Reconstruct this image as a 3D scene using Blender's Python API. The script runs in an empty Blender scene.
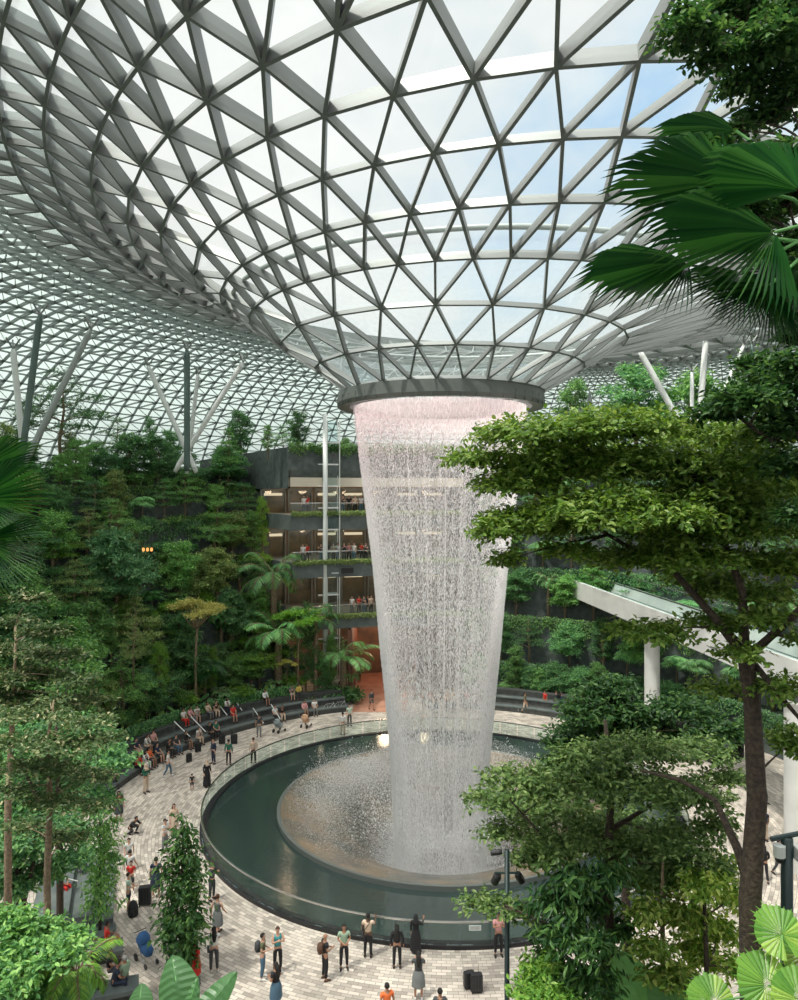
import bpy, math, random
import numpy as np
from mathutils import Vector, Matrix
random.seed(7); rng = np.random.default_rng(7)
PI = math.pi
scene = bpy.context.scene
col = scene.collection
F = 740.0; YH = 493.0; XC = 399.0; EYE = 18.0
CX, CY = 2.4, 42.5                       # axis of the pool and the waterfall

def at(px, py, z=0.0):                   # point of height z seen at a pixel
    d = F*(EYE-z)/(py-YH); return Vector(((px-XC)/F*d, d, z))
def atd(px, py, d):                      # point at distance d seen at a pixel
    return Vector(((px-XC)/F*d, d, EYE-(py-YH)/F*d))

# ------------------------------------------------------------------ materials
def new_mat(name):
    m = bpy.data.materials.new(name); m.use_nodes = True
    nt = m.node_tree; nt.nodes.clear(); return m, nt
def nd(nt, t, **kw):
    n = nt.nodes.new(t)
    for k, v in kw.items():
        if k.startswith('i_'):
            n.inputs[k[2:].replace('_', ' ')].default_value = v
        else: setattr(n, k, v)
    return n
def ramp(nt, stops):
    r = nt.nodes.new('ShaderNodeValToRGB'); e = r.color_ramp.elements
    while len(e) < len(stops): e.new(.5)
    for i, (p, c) in enumerate(stops): e[i].position = p; e[i].color = (*c, 1)
    return r
def principled(name, c, rough=.6, metal=0, noise=0, nscale=5, c2=None, bump=0, spec=.5):
    m, nt = new_mat(name); L = nt.links.new
    o = nd(nt, 'ShaderNodeOutputMaterial'); b = nd(nt, 'ShaderNodeBsdfPrincipled')
    b.inputs['Roughness'].default_value = rough; b.inputs['Metallic'].default_value = metal
    b.inputs['Specular IOR Level'].default_value = spec
    b.inputs['Base Color'].default_value = (*c, 1)
    if c2 is not None or bump:
        tc = nd(nt, 'ShaderNodeTexCoord'); n = nd(nt, 'ShaderNodeTexNoise'); n.inputs['Scale'].default_value = nscale
        n.inputs['Detail'].default_value = 5
        L(tc.outputs['Object'], n.inputs['Vector'])
        if c2 is not None:
            r = ramp(nt, [(.35, c), (.65, c2)]); L(n.outputs['Fac'], r.inputs['Fac']); L(r.outputs['Color'], b.inputs['Base Color'])
        if bump:
            bp = nd(nt, 'ShaderNodeBump'); bp.inputs['Strength'].default_value = bump; bp.inputs['Distance'].default_value = .05
            L(n.outputs['Fac'], bp.inputs['Height']); L(bp.outputs['Normal'], b.inputs['Normal'])
    L(b.outputs[0], o.inputs[0]); return m
def leaf_mat(name, a, b, c=None, trans=.35, rough=.45):
    m, nt = new_mat(name); L = nt.links.new
    o = nd(nt, 'ShaderNodeOutputMaterial'); g = nd(nt, 'ShaderNodeNewGeometry')
    st = [(0, a), (.55 if name[:5] != 'cream' else .82, b)] + ([(1, c)] if c else [])
    r = ramp(nt, st); L(g.outputs['Random Per Island'], r.inputs['Fac'])
    oi = nd(nt, 'ShaderNodeObjectInfo'); hs = nd(nt, 'ShaderNodeHueSaturation')
    mr = nd(nt, 'ShaderNodeMapRange'); mr.inputs['To Min'].default_value = .7; mr.inputs['To Max'].default_value = 1.25
    L(oi.outputs['Random'], mr.inputs['Value']); L(mr.outputs[0], hs.inputs['Value']); L(r.outputs['Color'], hs.inputs['Color'])
    p = nd(nt, 'ShaderNodeBsdfPrincipled'); p.inputs['Roughness'].default_value = rough
    p.inputs['Specular IOR Level'].default_value = .35
    L(hs.outputs[0], p.inputs['Base Color'])
    t = nd(nt, 'ShaderNodeBsdfTranslucent'); gm = nd(nt, 'ShaderNodeHueSaturation'); gm.inputs['Value'].default_value = 1.5; gm.inputs['Saturation'].default_value = 1.1; gm.inputs['Hue'].default_value = .485
    L(hs.outputs[0], gm.inputs['Color']); L(gm.outputs[0], t.inputs['Color'])
    mx = nd(nt, 'ShaderNodeMixShader'); mx.inputs[0].default_value = trans
    L(p.outputs[0], mx.inputs[1]); L(t.outputs[0], mx.inputs[2]); L(mx.outputs[0], o.inputs[0]); return m
M = {}
M['dark'] = leaf_mat('dark_leaf', (0.044, 0.133, 0.063), (0.114, 0.271, 0.100), (0.229, 0.413, 0.143))
M['mid'] = leaf_mat('mid_leaf', (0.063, 0.176, 0.063), (0.152, 0.330, 0.094), (0.304, 0.506, 0.146))
M['flat'] = leaf_mat('flat_crown_leaf', (.10, .26, .035), (.18, .40, .05), (.30, .52, .09))
M['bright'] = leaf_mat('bright_leaf', (0.087, 0.225, 0.038), (0.174, 0.354, 0.056), (0.298, 0.448, 0.087))
M['olive'] = leaf_mat('olive_leaf', (0.086, 0.172, 0.061), (0.224, 0.310, 0.103), (0.448, 0.500, 0.190))
M['yellow'] = leaf_mat('yellow_leaf', (0.281, 0.333, 0.088), (0.562, 0.544, 0.158), (0.807, 0.702, 0.246))
M['blue'] = leaf_mat('blue_green_leaf', (0.049, 0.140, 0.071), (0.111, 0.259, 0.114), (0.222, 0.379, 0.171))
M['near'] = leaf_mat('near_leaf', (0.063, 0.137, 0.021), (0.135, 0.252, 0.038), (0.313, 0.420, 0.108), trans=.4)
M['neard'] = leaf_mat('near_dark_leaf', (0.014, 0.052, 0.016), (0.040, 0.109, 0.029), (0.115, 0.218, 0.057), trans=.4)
M['lime'] = leaf_mat('lime_leaf', (0.088, 0.198, 0.028), (0.220, 0.352, 0.055), (0.495, 0.550, 0.154), trans=.45)
M['fan'] = leaf_mat('fan_palm_leaf', (0.010, 0.063, 0.016), (0.026, 0.115, 0.021), (0.073, 0.207, 0.041), trans=.3, rough=.35)
M['sage'] = leaf_mat('sage_leaf', (.055, .12, .03), (.13, .23, .06), (.30, .41, .14), trans=.35)
M['tips'] = leaf_mat('cream_tipped_leaf', (0.032, 0.072, 0.024), (0.080, 0.128, 0.040), (0.400, 0.376, 0.216))
M['big'] = leaf_mat('big_leaf', (0.041, 0.116, 0.048), (0.068, 0.163, 0.061), (0.088, 0.190, 0.075), trans=.35, rough=.35)
M['palm'] = leaf_mat('palm_leaf', (0.084, 0.235, 0.084), (0.151, 0.353, 0.118), (0.286, 0.504, 0.202), trans=.3)
M['cover'] = leaf_mat('ground_cover_leaf', (0.047, 0.122, 0.037), (0.117, 0.245, 0.065), (0.235, 0.388, 0.110))
M['bark'] = principled('bark', (.15, .105, .065), .9, c2=(.27, .20, .13), nscale=14, bump=.6)
M['barkd'] = principled('dark_bark', (.035, .025, .018), .9, c2=(.08, .058, .04), nscale=18, bump=.6)
M['stone'] = principled('dark_stone', (.055, .07, .068), .8, c2=(.10, .12, .115), nscale=2.2, bump=.3)
M['slab'] = principled('grey_slab', (.09, .11, .11), .7, c2=(.13, .15, .145), nscale=1.5)
M['soil'] = principled('planted_soil', (.012, .028, .014), .95, c2=(.03, .05, .022), nscale=2)
M['steel'] = principled('painted_steel', (.20, .212, .205), .45, metal=.25)
M['steelf'] = principled('pale_steel', (.30, .335, .325), .5, metal=.2)
M['far'] = principled('far_beam_paint', (.22, .25, .24), .5, metal=.1)
M['undershade'] = principled('beam_underside_shade', (.085, .11, .10), .5)  # shade painted into the colour of the beams' lower faces
M['ringm'] = principled('oculus_metal', (.14, .155, .145), .45, metal=.3)
M['white'] = principled('white_paint', (.62, .64, .62), .5)
M['offw'] = principled('bridge_white', (.60, .60, .58), .55, c2=(.68, .68, .66), nscale=.8)
M['greencol'] = principled('dark_green_column', (.07, .115, .10), .5)
M['post'] = principled('lamp_post_paint', (.012, .03, .03), .4)
M['black'] = principled('black_plastic', (.012, .012, .014), .5)
M['chrome'] = principled('chrome', (.6, .6, .6), .25, metal=1)
M['benchm'] = principled('bench_stone', (.038, .042, .04), .75, c2=(.07, .073, .068), nscale=3)
M['fascia'] = principled('cream_fascia', (.58, .52, .42), .6)
M['wood'] = principled('timber_soffit', (.42, .33, .22), .6)
M['shop'] = principled('shop_interior', (.10, .07, .05), .7, c2=(.22, .13, .08), nscale=.9)
M['redfloor'] = principled('terracotta_floor', (.33, .15, .10), .6, c2=(.42, .22, .15), nscale=1)
M['redwall'] = principled('terracotta_wall', (.22, .085, .05), .7, c2=(.12, .05, .035), nscale=.6)
def emit(name, c, s):
    m, nt = new_mat(name); o = nd(nt, 'ShaderNodeOutputMaterial'); e = nd(nt, 'ShaderNodeEmission')
    e.inputs[0].default_value = (*c, 1); e.inputs[1].default_value = s; nt.links.new(e.outputs[0], o.inputs[0]); return m
M['warm'] = emit('warm_lamp', (1, .5, .2), 4)
M['lantern'] = emit('lantern_glow', (1, .42, .12), 1.2)
M['lit'] = emit('shop_light', (1, .78, .52), .7)

def facing(nt, lo, hi, p=4):
    lw = nd(nt, 'ShaderNodeLayerWeight'); lw.inputs[0].default_value = .5
    pw = nd(nt, 'ShaderNodeMath', operation='POWER'); pw.inputs[1].default_value = p; nt.links.new(lw.outputs['Facing'], pw.inputs[0])
    ma = nd(nt, 'ShaderNodeMath', operation='MULTIPLY_ADD'); ma.inputs[1].default_value = hi-lo; ma.inputs[2].default_value = lo
    nt.links.new(pw.outputs[0], ma.inputs[0]); return ma
def glass_mat():
    m, nt = new_mat('roof_glass'); L = nt.links.new
    o = nd(nt, 'ShaderNodeOutputMaterial')
    tr = nd(nt, 'ShaderNodeBsdfTransparent'); tr.inputs[0].default_value = (.93, .96, .95, 1)
    tl = nd(nt, 'ShaderNodeBsdfTranslucent'); tl.inputs[0].default_value = (.27, .325, .31, 1)
    gl = nd(nt, 'ShaderNodeBsdfGlossy'); gl.inputs['Roughness'].default_value = .05; gl.inputs['Color'].default_value = (.85, .9, .9, 1)
    a = nd(nt, 'ShaderNodeAttribute', attribute_name='frit')
    tc = nd(nt, 'ShaderNodeTexCoord'); n = nd(nt, 'ShaderNodeTexNoise'); n.inputs['Scale'].default_value = 3.5; n.inputs['Detail'].default_value = 7
    L(tc.outputs['Object'], n.inputs['Vector'])
    mr = nd(nt, 'ShaderNodeMapRange'); mr.inputs['From Min'].default_value = .3; mr.inputs['From Max'].default_value = .7; mr.inputs['To Min'].default_value = .75; mr.inputs['To Max'].default_value = 1.15
    L(n.outputs['Fac'], mr.inputs['Value'])
    mu = nd(nt, 'ShaderNodeMath', operation='MULTIPLY', use_clamp=True); L(a.outputs['Fac'], mu.inputs[0]); L(mr.outputs[0], mu.inputs[1])
    m1 = nd(nt, 'ShaderNodeMixShader'); L(mu.outputs[0], m1.inputs[0]); L(tr.outputs[0], m1.inputs[1]); L(tl.outputs[0], m1.inputs[2])
    fr = facing(nt, .05, .75)
    m2 = nd(nt, 'ShaderNodeMixShader'); L(fr.outputs[0], m2.inputs[0]); L(m1.outputs[0], m2.inputs[1]); L(gl.outputs[0], m2.inputs[2])
    L(m2.outputs[0], o.inputs[0]); return m
M['glass'] = glass_mat()
def clear_glass(name, tint, refl=1.45, dens=.0):
    m, nt = new_mat(name); L = nt.links.new
    o = nd(nt, 'ShaderNodeOutputMaterial'); tr = nd(nt, 'ShaderNodeBsdfTransparent'); tr.inputs[0].default_value = (*tint, 1)
    gl = nd(nt, 'ShaderNodeBsdfGlossy'); gl.inputs['Roughness'].default_value = .05
    fr = facing(nt, .03, .16)
    mx = nd(nt, 'ShaderNodeMixShader'); L(fr.outputs[0], mx.inputs[0]); L(tr.outputs[0], mx.inputs[1]); L(gl.outputs[0], mx.inputs[2])
    L(mx.outputs[0], o.inputs[0]); return m
M['rail'] = clear_glass('barrier_glass', (.86, .93, .91))
M['clear'] = clear_glass('lift_glass', (.85, .92, .92), 1.3)

def plaza_mat():
    m, nt = new_mat('plaza_pavers'); L = nt.links.new
    o = nd(nt, 'ShaderNodeOutputMaterial'); b = nd(nt, 'ShaderNodeBsdfPrincipled'); b.inputs['Roughness'].default_value = .7
    tc = nd(nt, 'ShaderNodeTexCoord'); sp = nd(nt, 'ShaderNodeSeparateXYZ'); L(tc.outputs['Object'], sp.inputs[0])
    at2 = nd(nt, 'ShaderNodeMath', operation='ARCTAN2'); L(sp.outputs[0], at2.inputs[0]); L(sp.outputs[1], at2.inputs[1])
    mu = nd(nt, 'ShaderNodeMath', operation='MULTIPLY'); L(at2.outputs[0], mu.inputs[0]); mu.inputs[1].default_value = 16.0
    ln = nd(nt, 'ShaderNodeVectorMath', operation='LENGTH'); L(tc.outputs['Object'], ln.inputs[0])
    cb = nd(nt, 'ShaderNodeCombineXYZ'); L(mu.outputs[0], cb.inputs[0]); L(ln.outputs['Value'], cb.inputs[1])
    br = nd(nt, 'ShaderNodeTexBrick'); br.inputs['Scale'].default_value = 1.5
    br.inputs['Brick Width'].default_value = .62; br.inputs['Row Height'].default_value = .26; br.inputs['Mortar Size'].default_value = .012
    br.inputs['Color1'].default_value = (.60, .53, .46, 1); br.inputs['Color2'].default_value = (.25, .215, .185, 1); br.inputs['Mortar'].default_value = (.13, .12, .11, 1)
    br.inputs['Bias'].default_value = -.15
    L(cb.outputs[0], br.inputs['Vector'])
    n = nd(nt, 'ShaderNodeTexNoise'); n.inputs['Scale'].default_value = .35; n.inputs['Detail'].default_value = 4; L(tc.outputs['Object'], n.inputs['Vector'])
    mr = nd(nt, 'ShaderNodeMapRange'); mr.inputs['From Min'].default_value = .3; mr.inputs['From Max'].default_value = .7; mr.inputs['To Min'].default_value = .82; mr.inputs['To Max'].default_value = 1.15
    L(n.outputs['Fac'], mr.inputs['Value'])
    hs = nd(nt, 'ShaderNodeHueSaturation'); L(br.outputs['Color'], hs.inputs['Color']); L(mr.outputs[0], hs.inputs['Value'])
    L(hs.outputs[0], b.inputs['Base Color']); L(b.outputs[0], o.inputs[0]); return m
M['plaza'] = plaza_mat()
def pool_mat():
    m, nt = new_mat('pool_water'); L = nt.links.new
    o = nd(nt, 'ShaderNodeOutputMaterial'); b = nd(nt, 'ShaderNodeBsdfPrincipled')
    b.inputs['Base Color'].default_value = (.026, .043, .040, 1); b.inputs['Roughness'].default_value = .10; b.inputs['IOR'].default_value = 1.95
    tc = nd(nt, 'ShaderNodeTexCoord'); n = nd(nt, 'ShaderNodeTexNoise'); n.inputs['Scale'].default_value = 5; n.inputs['Detail'].default_value = 4
    L(tc.outputs['Object'], n.inputs['Vector'])
    bp = nd(nt, 'ShaderNodeBump'); bp.inputs['Strength'].default_value = .25; bp.inputs['Distance'].default_value = .02
    L(n.outputs['Fac'], bp.inputs['Height']); L(bp.outputs['Normal'], b.inputs['Normal'])
    L(b.outputs[0], o.inputs[0]); return m

M['pool'] = pool_mat()
def bowl_mat():
    m, nt = new_mat('bowl_water'); L = nt.links.new
    o = nd(nt, 'ShaderNodeOutputMaterial'); b = nd(nt, 'ShaderNodeBsdfPrincipled'); b.inputs['Roughness'].default_value = .25
    tc = nd(nt, 'ShaderNodeTexCoord'); n = nd(nt, 'ShaderNodeTexNoise'); n.inputs['Scale'].default_value = .35; n.inputs['Detail'].default_value = 6
    L(tc.outputs['Object'], n.inputs['Vector'])
    r = ramp(nt, [(.3, (.06, .07, .06)), (.45, (.13, .12, .095)), (.58, (.19, .14, .085)), (.7, (.28, .26, .23))])
    L(n.outputs['Fac'], r.inputs['Fac']); L(r.outputs[0], b.inputs['Base Color'])
    n2 = nd(nt, 'ShaderNodeTexNoise'); n2.inputs['Scale'].default_value = 6; L(tc.outputs['Object'], n2.inputs['Vector'])
    bp = nd(nt, 'ShaderNodeBump'); bp.inputs['Strength'].default_value = .5; bp.inputs['Distance'].default_value = .05
    L(n2.outputs['Fac'], bp.inputs['Height']); L(bp.outputs['Normal'], b.inputs['Normal'])
    L(b.outputs[0], o.inputs[0]); return m
M['bowl'] = bowl_mat()
def sheet_mat(name, dens):
    m, nt = new_mat(name); L = nt.links.new
    o = nd(nt, 'ShaderNodeOutputMaterial'); tc = nd(nt, 'ShaderNodeTexCoord')
    sp = nd(nt, 'ShaderNodeSeparateXYZ'); L(tc.outputs['Object'], sp.inputs[0])
    a = nd(nt, 'ShaderNodeMath', operation='ARCTAN2'); L(sp.outputs[0], a.inputs[0]); L(sp.outputs[1], a.inputs[1])
    ca = nd(nt, 'ShaderNodeMath', operation='COSINE'); sa = nd(nt, 'ShaderNodeMath', operation='SINE'); L(a.outputs[0], ca.inputs[0]); L(a.outputs[0], sa.inputs[0])
    def vec(k, kz):
        c = nd(nt, 'ShaderNodeCombineXYZ'); x = nd(nt, 'ShaderNodeMath', operation='MULTIPLY'); y = nd(nt, 'ShaderNodeMath', operation='MULTIPLY'); z = nd(nt, 'ShaderNodeMath', operation='MULTIPLY')
        L(ca.outputs[0], x.inputs[0]); L(sa.outputs[0], y.inputs[0]); L(sp.outputs[2], z.inputs[0])
        x.inputs[1].default_value = k; y.inputs[1].default_value = k; z.inputs[1].default_value = kz
        L(x.outputs[0], c.inputs[0]); L(y.outputs[0], c.inputs[1]); L(z.outputs[0], c.inputs[2]); return c
    n1 = nd(nt, 'ShaderNodeTexNoise'); n1.inputs['Scale'].default_value = 1; n1.inputs['Detail'].default_value = 3; L(vec(16, .12).outputs[0], n1.inputs['Vector'])
    n2 = nd(nt, 'ShaderNodeTexNoise'); n2.inputs['Scale'].default_value = 1; n2.inputs['Detail'].default_value = 4; L(vec(60, 4).outputs[0], n2.inputs['Vector'])
    r1 = ramp(nt, [(.25, (.3, .3, .3)), (.75, (1, 1, 1))]); L(n1.outputs['Fac'], r1.inputs['Fac'])
    r2 = ramp(nt, [(.40, (.25,)*3), (.62, (1, 1, 1))]); L(n2.outputs['Fac'], r2.inputs['Fac'])
    mu = nd(nt, 'ShaderNodeMath', operation='MULTIPLY'); L(r1.outputs[0], mu.inputs[0]); L(r2.outputs[0], mu.inputs[1])
    zr = nd(nt, 'ShaderNodeMapRange'); zr.inputs['From Min'].default_value = 24; zr.inputs['From Max'].default_value = 0
    zr.inputs['To Min'].default_value = dens*1.0; zr.inputs['To Max'].default_value = dens*.85; L(sp.outputs[2], zr.inputs['Value'])
    m0 = nd(nt, 'ShaderNodeMath', operation='MULTIPLY', use_clamp=True); L(mu.outputs[0], m0.inputs[0]); L(zr.outputs[0], m0.inputs[1])
    # the unbroken film of water just under the ring
    tz = nd(nt, 'ShaderNodeMapRange', interpolation_type='SMOOTHSTEP'); tz.inputs['From Min'].default_value = 20.6; tz.inputs['From Max'].default_value = 22.6; tz.inputs['To Min'].default_value = 0; tz.inputs['To Max'].default_value = .55; L(sp.outputs[2], tz.inputs['Value'])
    m3 = nd(nt, 'ShaderNodeMath', operation='ADD', use_clamp=True); L(m0.outputs[0], m3.inputs[0]); L(tz.outputs[0], m3.inputs[1])
    tr = nd(nt, 'ShaderNodeBsdfTransparent')
    df = nd(nt, 'ShaderNodeBsdfDiffuse'); df.inputs[0].default_value = (.88, .9, .9, 1)
    tl = nd(nt, 'ShaderNodeBsdfTranslucent'); tl.inputs[0].default_value = (.88, .9, .9, 1)
    dm = nd(nt, 'ShaderNodeMixShader'); dm.inputs[0].default_value = .5; L(df.outputs[0], dm.inputs[1]); L(tl.outputs[0], dm.inputs[2])
    mx = nd(nt, 'ShaderNodeMixShader'); L(m3.outputs[0], mx.inputs[0]); L(tr.outputs[0], mx.inputs[1]); L(dm.outputs[0], mx.inputs[2])
    L(mx.outputs[0], o.inputs[0]); return m
M['sheet'] = sheet_mat('falling_water', .42)
def drop_mat():
    m, nt = new_mat('water_drops'); L = nt.links.new
    o = nd(nt, 'ShaderNodeOutputMaterial')
    df = nd(nt, 'ShaderNodeBsdfDiffuse'); df.inputs[0].default_value = (.95, .95, .95, 1)
    tl = nd(nt, 'ShaderNodeBsdfTranslucent'); tl.inputs[0].default_value = (.95, .95, .95, 1)
    dm = nd(nt, 'ShaderNodeMixShader'); dm.inputs[0].default_value = .55; L(df.outputs[0], dm.inputs[1]); L(tl.outputs[0], dm.inputs[2]); L(dm.outputs[0], o.inputs[0]); return m
M['drop'] = drop_mat()
def mist_mat(dens, name='water_mist'):
    m, nt = new_mat(name); L = nt.links.new
    o = nd(nt, 'ShaderNodeOutputMaterial'); tc = nd(nt, 'ShaderNodeTexCoord'); n = nd(nt, 'ShaderNodeTexNoise'); n.inputs['Scale'].default_value = .8; n.inputs['Detail'].default_value = 5
    L(tc.outputs['Object'], n.inputs['Vector'])
    n2 = nd(nt, 'ShaderNodeTexNoise'); n2.inputs['Scale'].default_value = 14; n2.inputs['Detail'].default_value = 2; L(tc.outputs['Object'], n2.inputs['Vector'])
    mr = nd(nt, 'ShaderNodeMapRange', interpolation_type='SMOOTHSTEP'); mr.inputs['From Min'].default_value = .36; mr.inputs['From Max'].default_value = .68; mr.inputs['To Max'].default_value = dens; L(n.outputs['Fac'], mr.inputs['Value'])
    m2 = nd(nt, 'ShaderNodeMapRange'); m2.inputs['From Min'].default_value = .35; m2.inputs['From Max'].default_value = .65; m2.inputs['To Min'].default_value = .6; m2.inputs['To Max'].default_value = 1.2; L(n2.outputs['Fac'], m2.inputs['Value'])
    a = nd(nt, 'ShaderNodeAttribute', attribute_name='fade')
    p = nd(nt, 'ShaderNodeMath', operation='MULTIPLY'); L(mr.outputs[0], p.inputs[0]); L(m2.outputs[0], p.inputs[1])
    q = nd(nt, 'ShaderNodeMath', operation='MULTIPLY', use_clamp=True); L(p.outputs[0], q.inputs[0]); L(a.outputs['Fac'], q.inputs[1])
    tr = nd(nt, 'ShaderNodeBsdfTransparent'); df = nd(nt, 'ShaderNodeBsdfDiffuse'); df.inputs[0].default_value = (.93, .94, .94, 1); tl = nd(nt, 'ShaderNodeBsdfTranslucent'); tl.inputs[0].default_value = (.93, .94, .94, 1)
    dm = nd(nt, 'ShaderNodeMixShader'); dm.inputs[0].default_value = .5; L(df.outputs[0], dm.inputs[1]); L(tl.outputs[0], dm.inputs[2])
    mx = nd(nt, 'ShaderNodeMixShader'); L(q.outputs[0], mx.inputs[0]); L(tr.outputs[0], mx.inputs[1]); L(dm.outputs[0], mx.inputs[2]); L(mx.outputs[0], o.inputs[0]); return m
# ------------------------------------------------------------------ mesh helpers
def mesh_np(name, V, Fc, smooth=False):
    me = bpy.data.meshes.new(name)
    V = np.asarray(V, np.float32).reshape(-1, 3)
    if isinstance(Fc, np.ndarray):
        n, k = Fc.shape; me.vertices.add(len(V)); me.vertices.foreach_set('co', V.ravel())
        me.loops.add(n*k); me.loops.foreach_set('vertex_index', Fc.astype(np.int32).ravel())
        me.polygons.add(n); me.polygons.foreach_set('loop_start', np.arange(0, n*k, k, dtype=np.int32))
        me.update(calc_edges=True)
    else:
        me.from_pydata(V.tolist(), [], Fc); me.update()
    me.polygons.foreach_set('use_smooth', [bool(smooth)]*len(me.polygons))
    return me
class MB:
    def __init__(s): s.v = []; s.f = []
    def add(s, vs, fs):
        o = len(s.v); s.v += [tuple(x) for x in vs]; s.f += [tuple(i+o for i in f) for f in fs]; return s
    def box(s, a, b):
        x0, y0, z0 = a; x1, y1, z1 = b
        return s.add([(x0,y0,z0),(x1,y0,z0),(x1,y1,z0),(x0,y1,z0),(x0,y0,z1),(x1,y0,z1),(x1,y1,z1),(x0,y1,z1)],
              [(0,3,2,1),(4,5,6,7),(0,1,5,4),(1,2,6,5),(2,3,7,6),(3,0,4,7)])
    def obox(s, c, size, rz=0):
        hx, hy, hz = [k/2 for k in size]; ca, sa = math.cos(rz), math.sin(rz); vs = []
        for z in (-hz, hz):
            for x, y in ((-hx,-hy),(hx,-hy),(hx,hy),(-hx,hy)): vs.append((c[0]+x*ca-y*sa, c[1]+x*sa+y*ca, c[2]+z))
        return s.add(vs, [(0,3,2,1),(4,5,6,7),(0,1,5,4),(1,2,6,5),(2,3,7,6),(3,0,4,7)])
    def tube(s, pts, rad, n=8, cap=True):
        pts = [Vector(p) for p in pts]
        if not hasattr(rad, '__len__'): rad = [rad]*len(pts)
        o = len(s.v); up = None
        for i, p in enumerate(pts):
            d = (pts[min(i+1, len(pts)-1)]-pts[max(i-1, 0)]).normalized()
            if up is None: up = d.orthogonal().normalized()
            a = (up-d*up.dot(d)).normalized(); b = d.cross(a); up = a
            for k in range(n):
                t = 2*PI*k/n; s.v.append(tuple(p+(a*math.cos(t)+b*math.sin(t))*rad[i]))
        for i in range(len(pts)-1):
            for k in range(n):
                k2 = (k+1) % n; s.f.append((o+i*n+k, o+i*n+k2, o+(i+1)*n+k2, o+(i+1)*n+k))
        if cap: s.f.append(tuple(o+k for k in range(n))[::-1]); s.f.append(tuple(o+(len(pts)-1)*n+k for k in range(n)))
        return s
    def lathe(s, prof, n=48, c=(0, 0), a0=0, a1=2*PI):
        full = abs(a1-a0-2*PI) < 1e-6; m = n if full else n+1; o = len(s.v)
        for (r, z) in prof:
            for k in range(m):
                t = a0+(a1-a0)*k/n; s.v.append((c[0]+r*math.sin(t), c[1]+r*math.cos(t), z))
        for i in range(len(prof)-1):
            for k in range(n):
                k2 = (k+1) % m; s.f.append((o+i*m+k, o+(i+1)*m+k, o+(i+1)*m+k2, o+i*m+k2))
        return s
    def sphere(s, c, r, sc=(1, 1, 1), nu=10, nv=6):
        o = len(s.v); s.v.append((c[0], c[1], c[2]+r*sc[2]))
        for j in range(1, nv):
            for i in range(nu):
                t = 2*PI*i/nu; p = PI*j/nv
                s.v.append((c[0]+r*sc[0]*math.sin(p)*math.cos(t), c[1]+r*sc[1]*math.sin(p)*math.sin(t), c[2]+r*sc[2]*math.cos(p)))
        s.v.append((c[0], c[1], c[2]-r*sc[2])); L = len(s.v)-1
        for i in range(nu):
            i2 = (i+1) % nu; s.f.append((o, o+1+i, o+1+i2)); s.f.append((L, o+1+(nv-2)*nu+i2, o+1+(nv-2)*nu+i))
            for j in range(nv-2): s.f.append((o+1+j*nu+i, o+1+(j+1)*nu+i, o+1+(j+1)*nu+i2, o+1+j*nu+i2))
        return s
    def mesh(s, name, smooth=False): return mesh_np(name, s.v, s.f, smooth)
def link(name, me, mat=None, parent=None, loc=None):
    o = bpy.data.objects.new(name, me); col.objects.link(o)
    if mat is not None and len(me.materials) == 0: me.materials.append(mat)
    if parent is not None: o.parent = parent
    if loc is not None: o.location = loc
    return o
def build(mb, name, mat, parent=None, loc=None, smooth=False): return link(name, mb.mesh(name, smooth), mat, parent, loc)
def tag(o, label=None, cat=None, group=None, kind=None):
    if label: o['label'] = label
    if cat: o['category'] = cat
    if group: o['group'] = group
    if kind: o['kind'] = kind
    return o
def empty(name, loc, rz=0, sc=1, label=None, cat=None, group=None):
    o = bpy.data.objects.new(name, None); col.objects.link(o); o.location = loc; o.rotation_euler = (0, 0, rz); o.scale = (sc,)*3 if not hasattr(sc, '__len__') else sc
    o.empty_display_size = .2; return tag(o, label, cat, group)
def struct(o): o['kind'] = 'structure'; return o
# ------------------------------------------------------------------ the glass roof
SPEC = [  # cx, cy, r, h above the eye, right-hand squash, segments, index 0 angle (deg)
 (2.60, 41.9, 5.57, 5.60, 1, 26, None), (2.83, 42.3, 7.60, 6.95, 1, 26, None), (2.95, 42.4, 9.74, 8.30, 1, 26, None),
 (4.60, 42.6, 12.97, 9.40, 1, 52, None), (6.50, 42.8, 16.40, 10.35, .98, 52, None), (7.85, 42.8, 19.10, 11.40, .96, 52, None),
 (8.80, 42.7, 21.50, 12.40, .93, 52, None), (13.7, 44.4, 28.20, 13.00, .72, 52, None), (17.7, 45.4, 33.80, 13.80, .60, 104, None),
 (19.5, 45.3, 37.20, 14.50, .59, 104, None), (21.3, 46.4, 40.90, 14.90, .58, 104, None)]
REF = [(1, -0.5), (0, -9.5), (0, 2.0), (0, -14.0), (2, -8.7), (2, -13.9), (2, -17.7), (2, -27.4), (-1, -44.9), (-3, -52.8), (-3, -55.5)]
outer = [(43,15.1),(45,15.15),(47,15.0),(49,14.6),(51,14.0),(53,13.2),(54.9,12.2),(56.7,11.0),(58.3,9.7),(59.8,8.3),(61.1,6.8),(62.2,5.3),(63.1,3.8),(63.9,2.3),(64.5,.8),(65,-.7)]
outer = [q for i in range(len(outer)-1) for q in (outer[i], ((outer[i][0]+outer[i+1][0])/2+.05, (outer[i][1]+outer[i+1][1])/2+.04))]+[outer[-1]]
for i, (r, h) in enumerate(outer): SPEC.append((21.3, 46.4, r, h, .58+.002*i, 208, None)); REF.append((0, 0))
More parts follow.
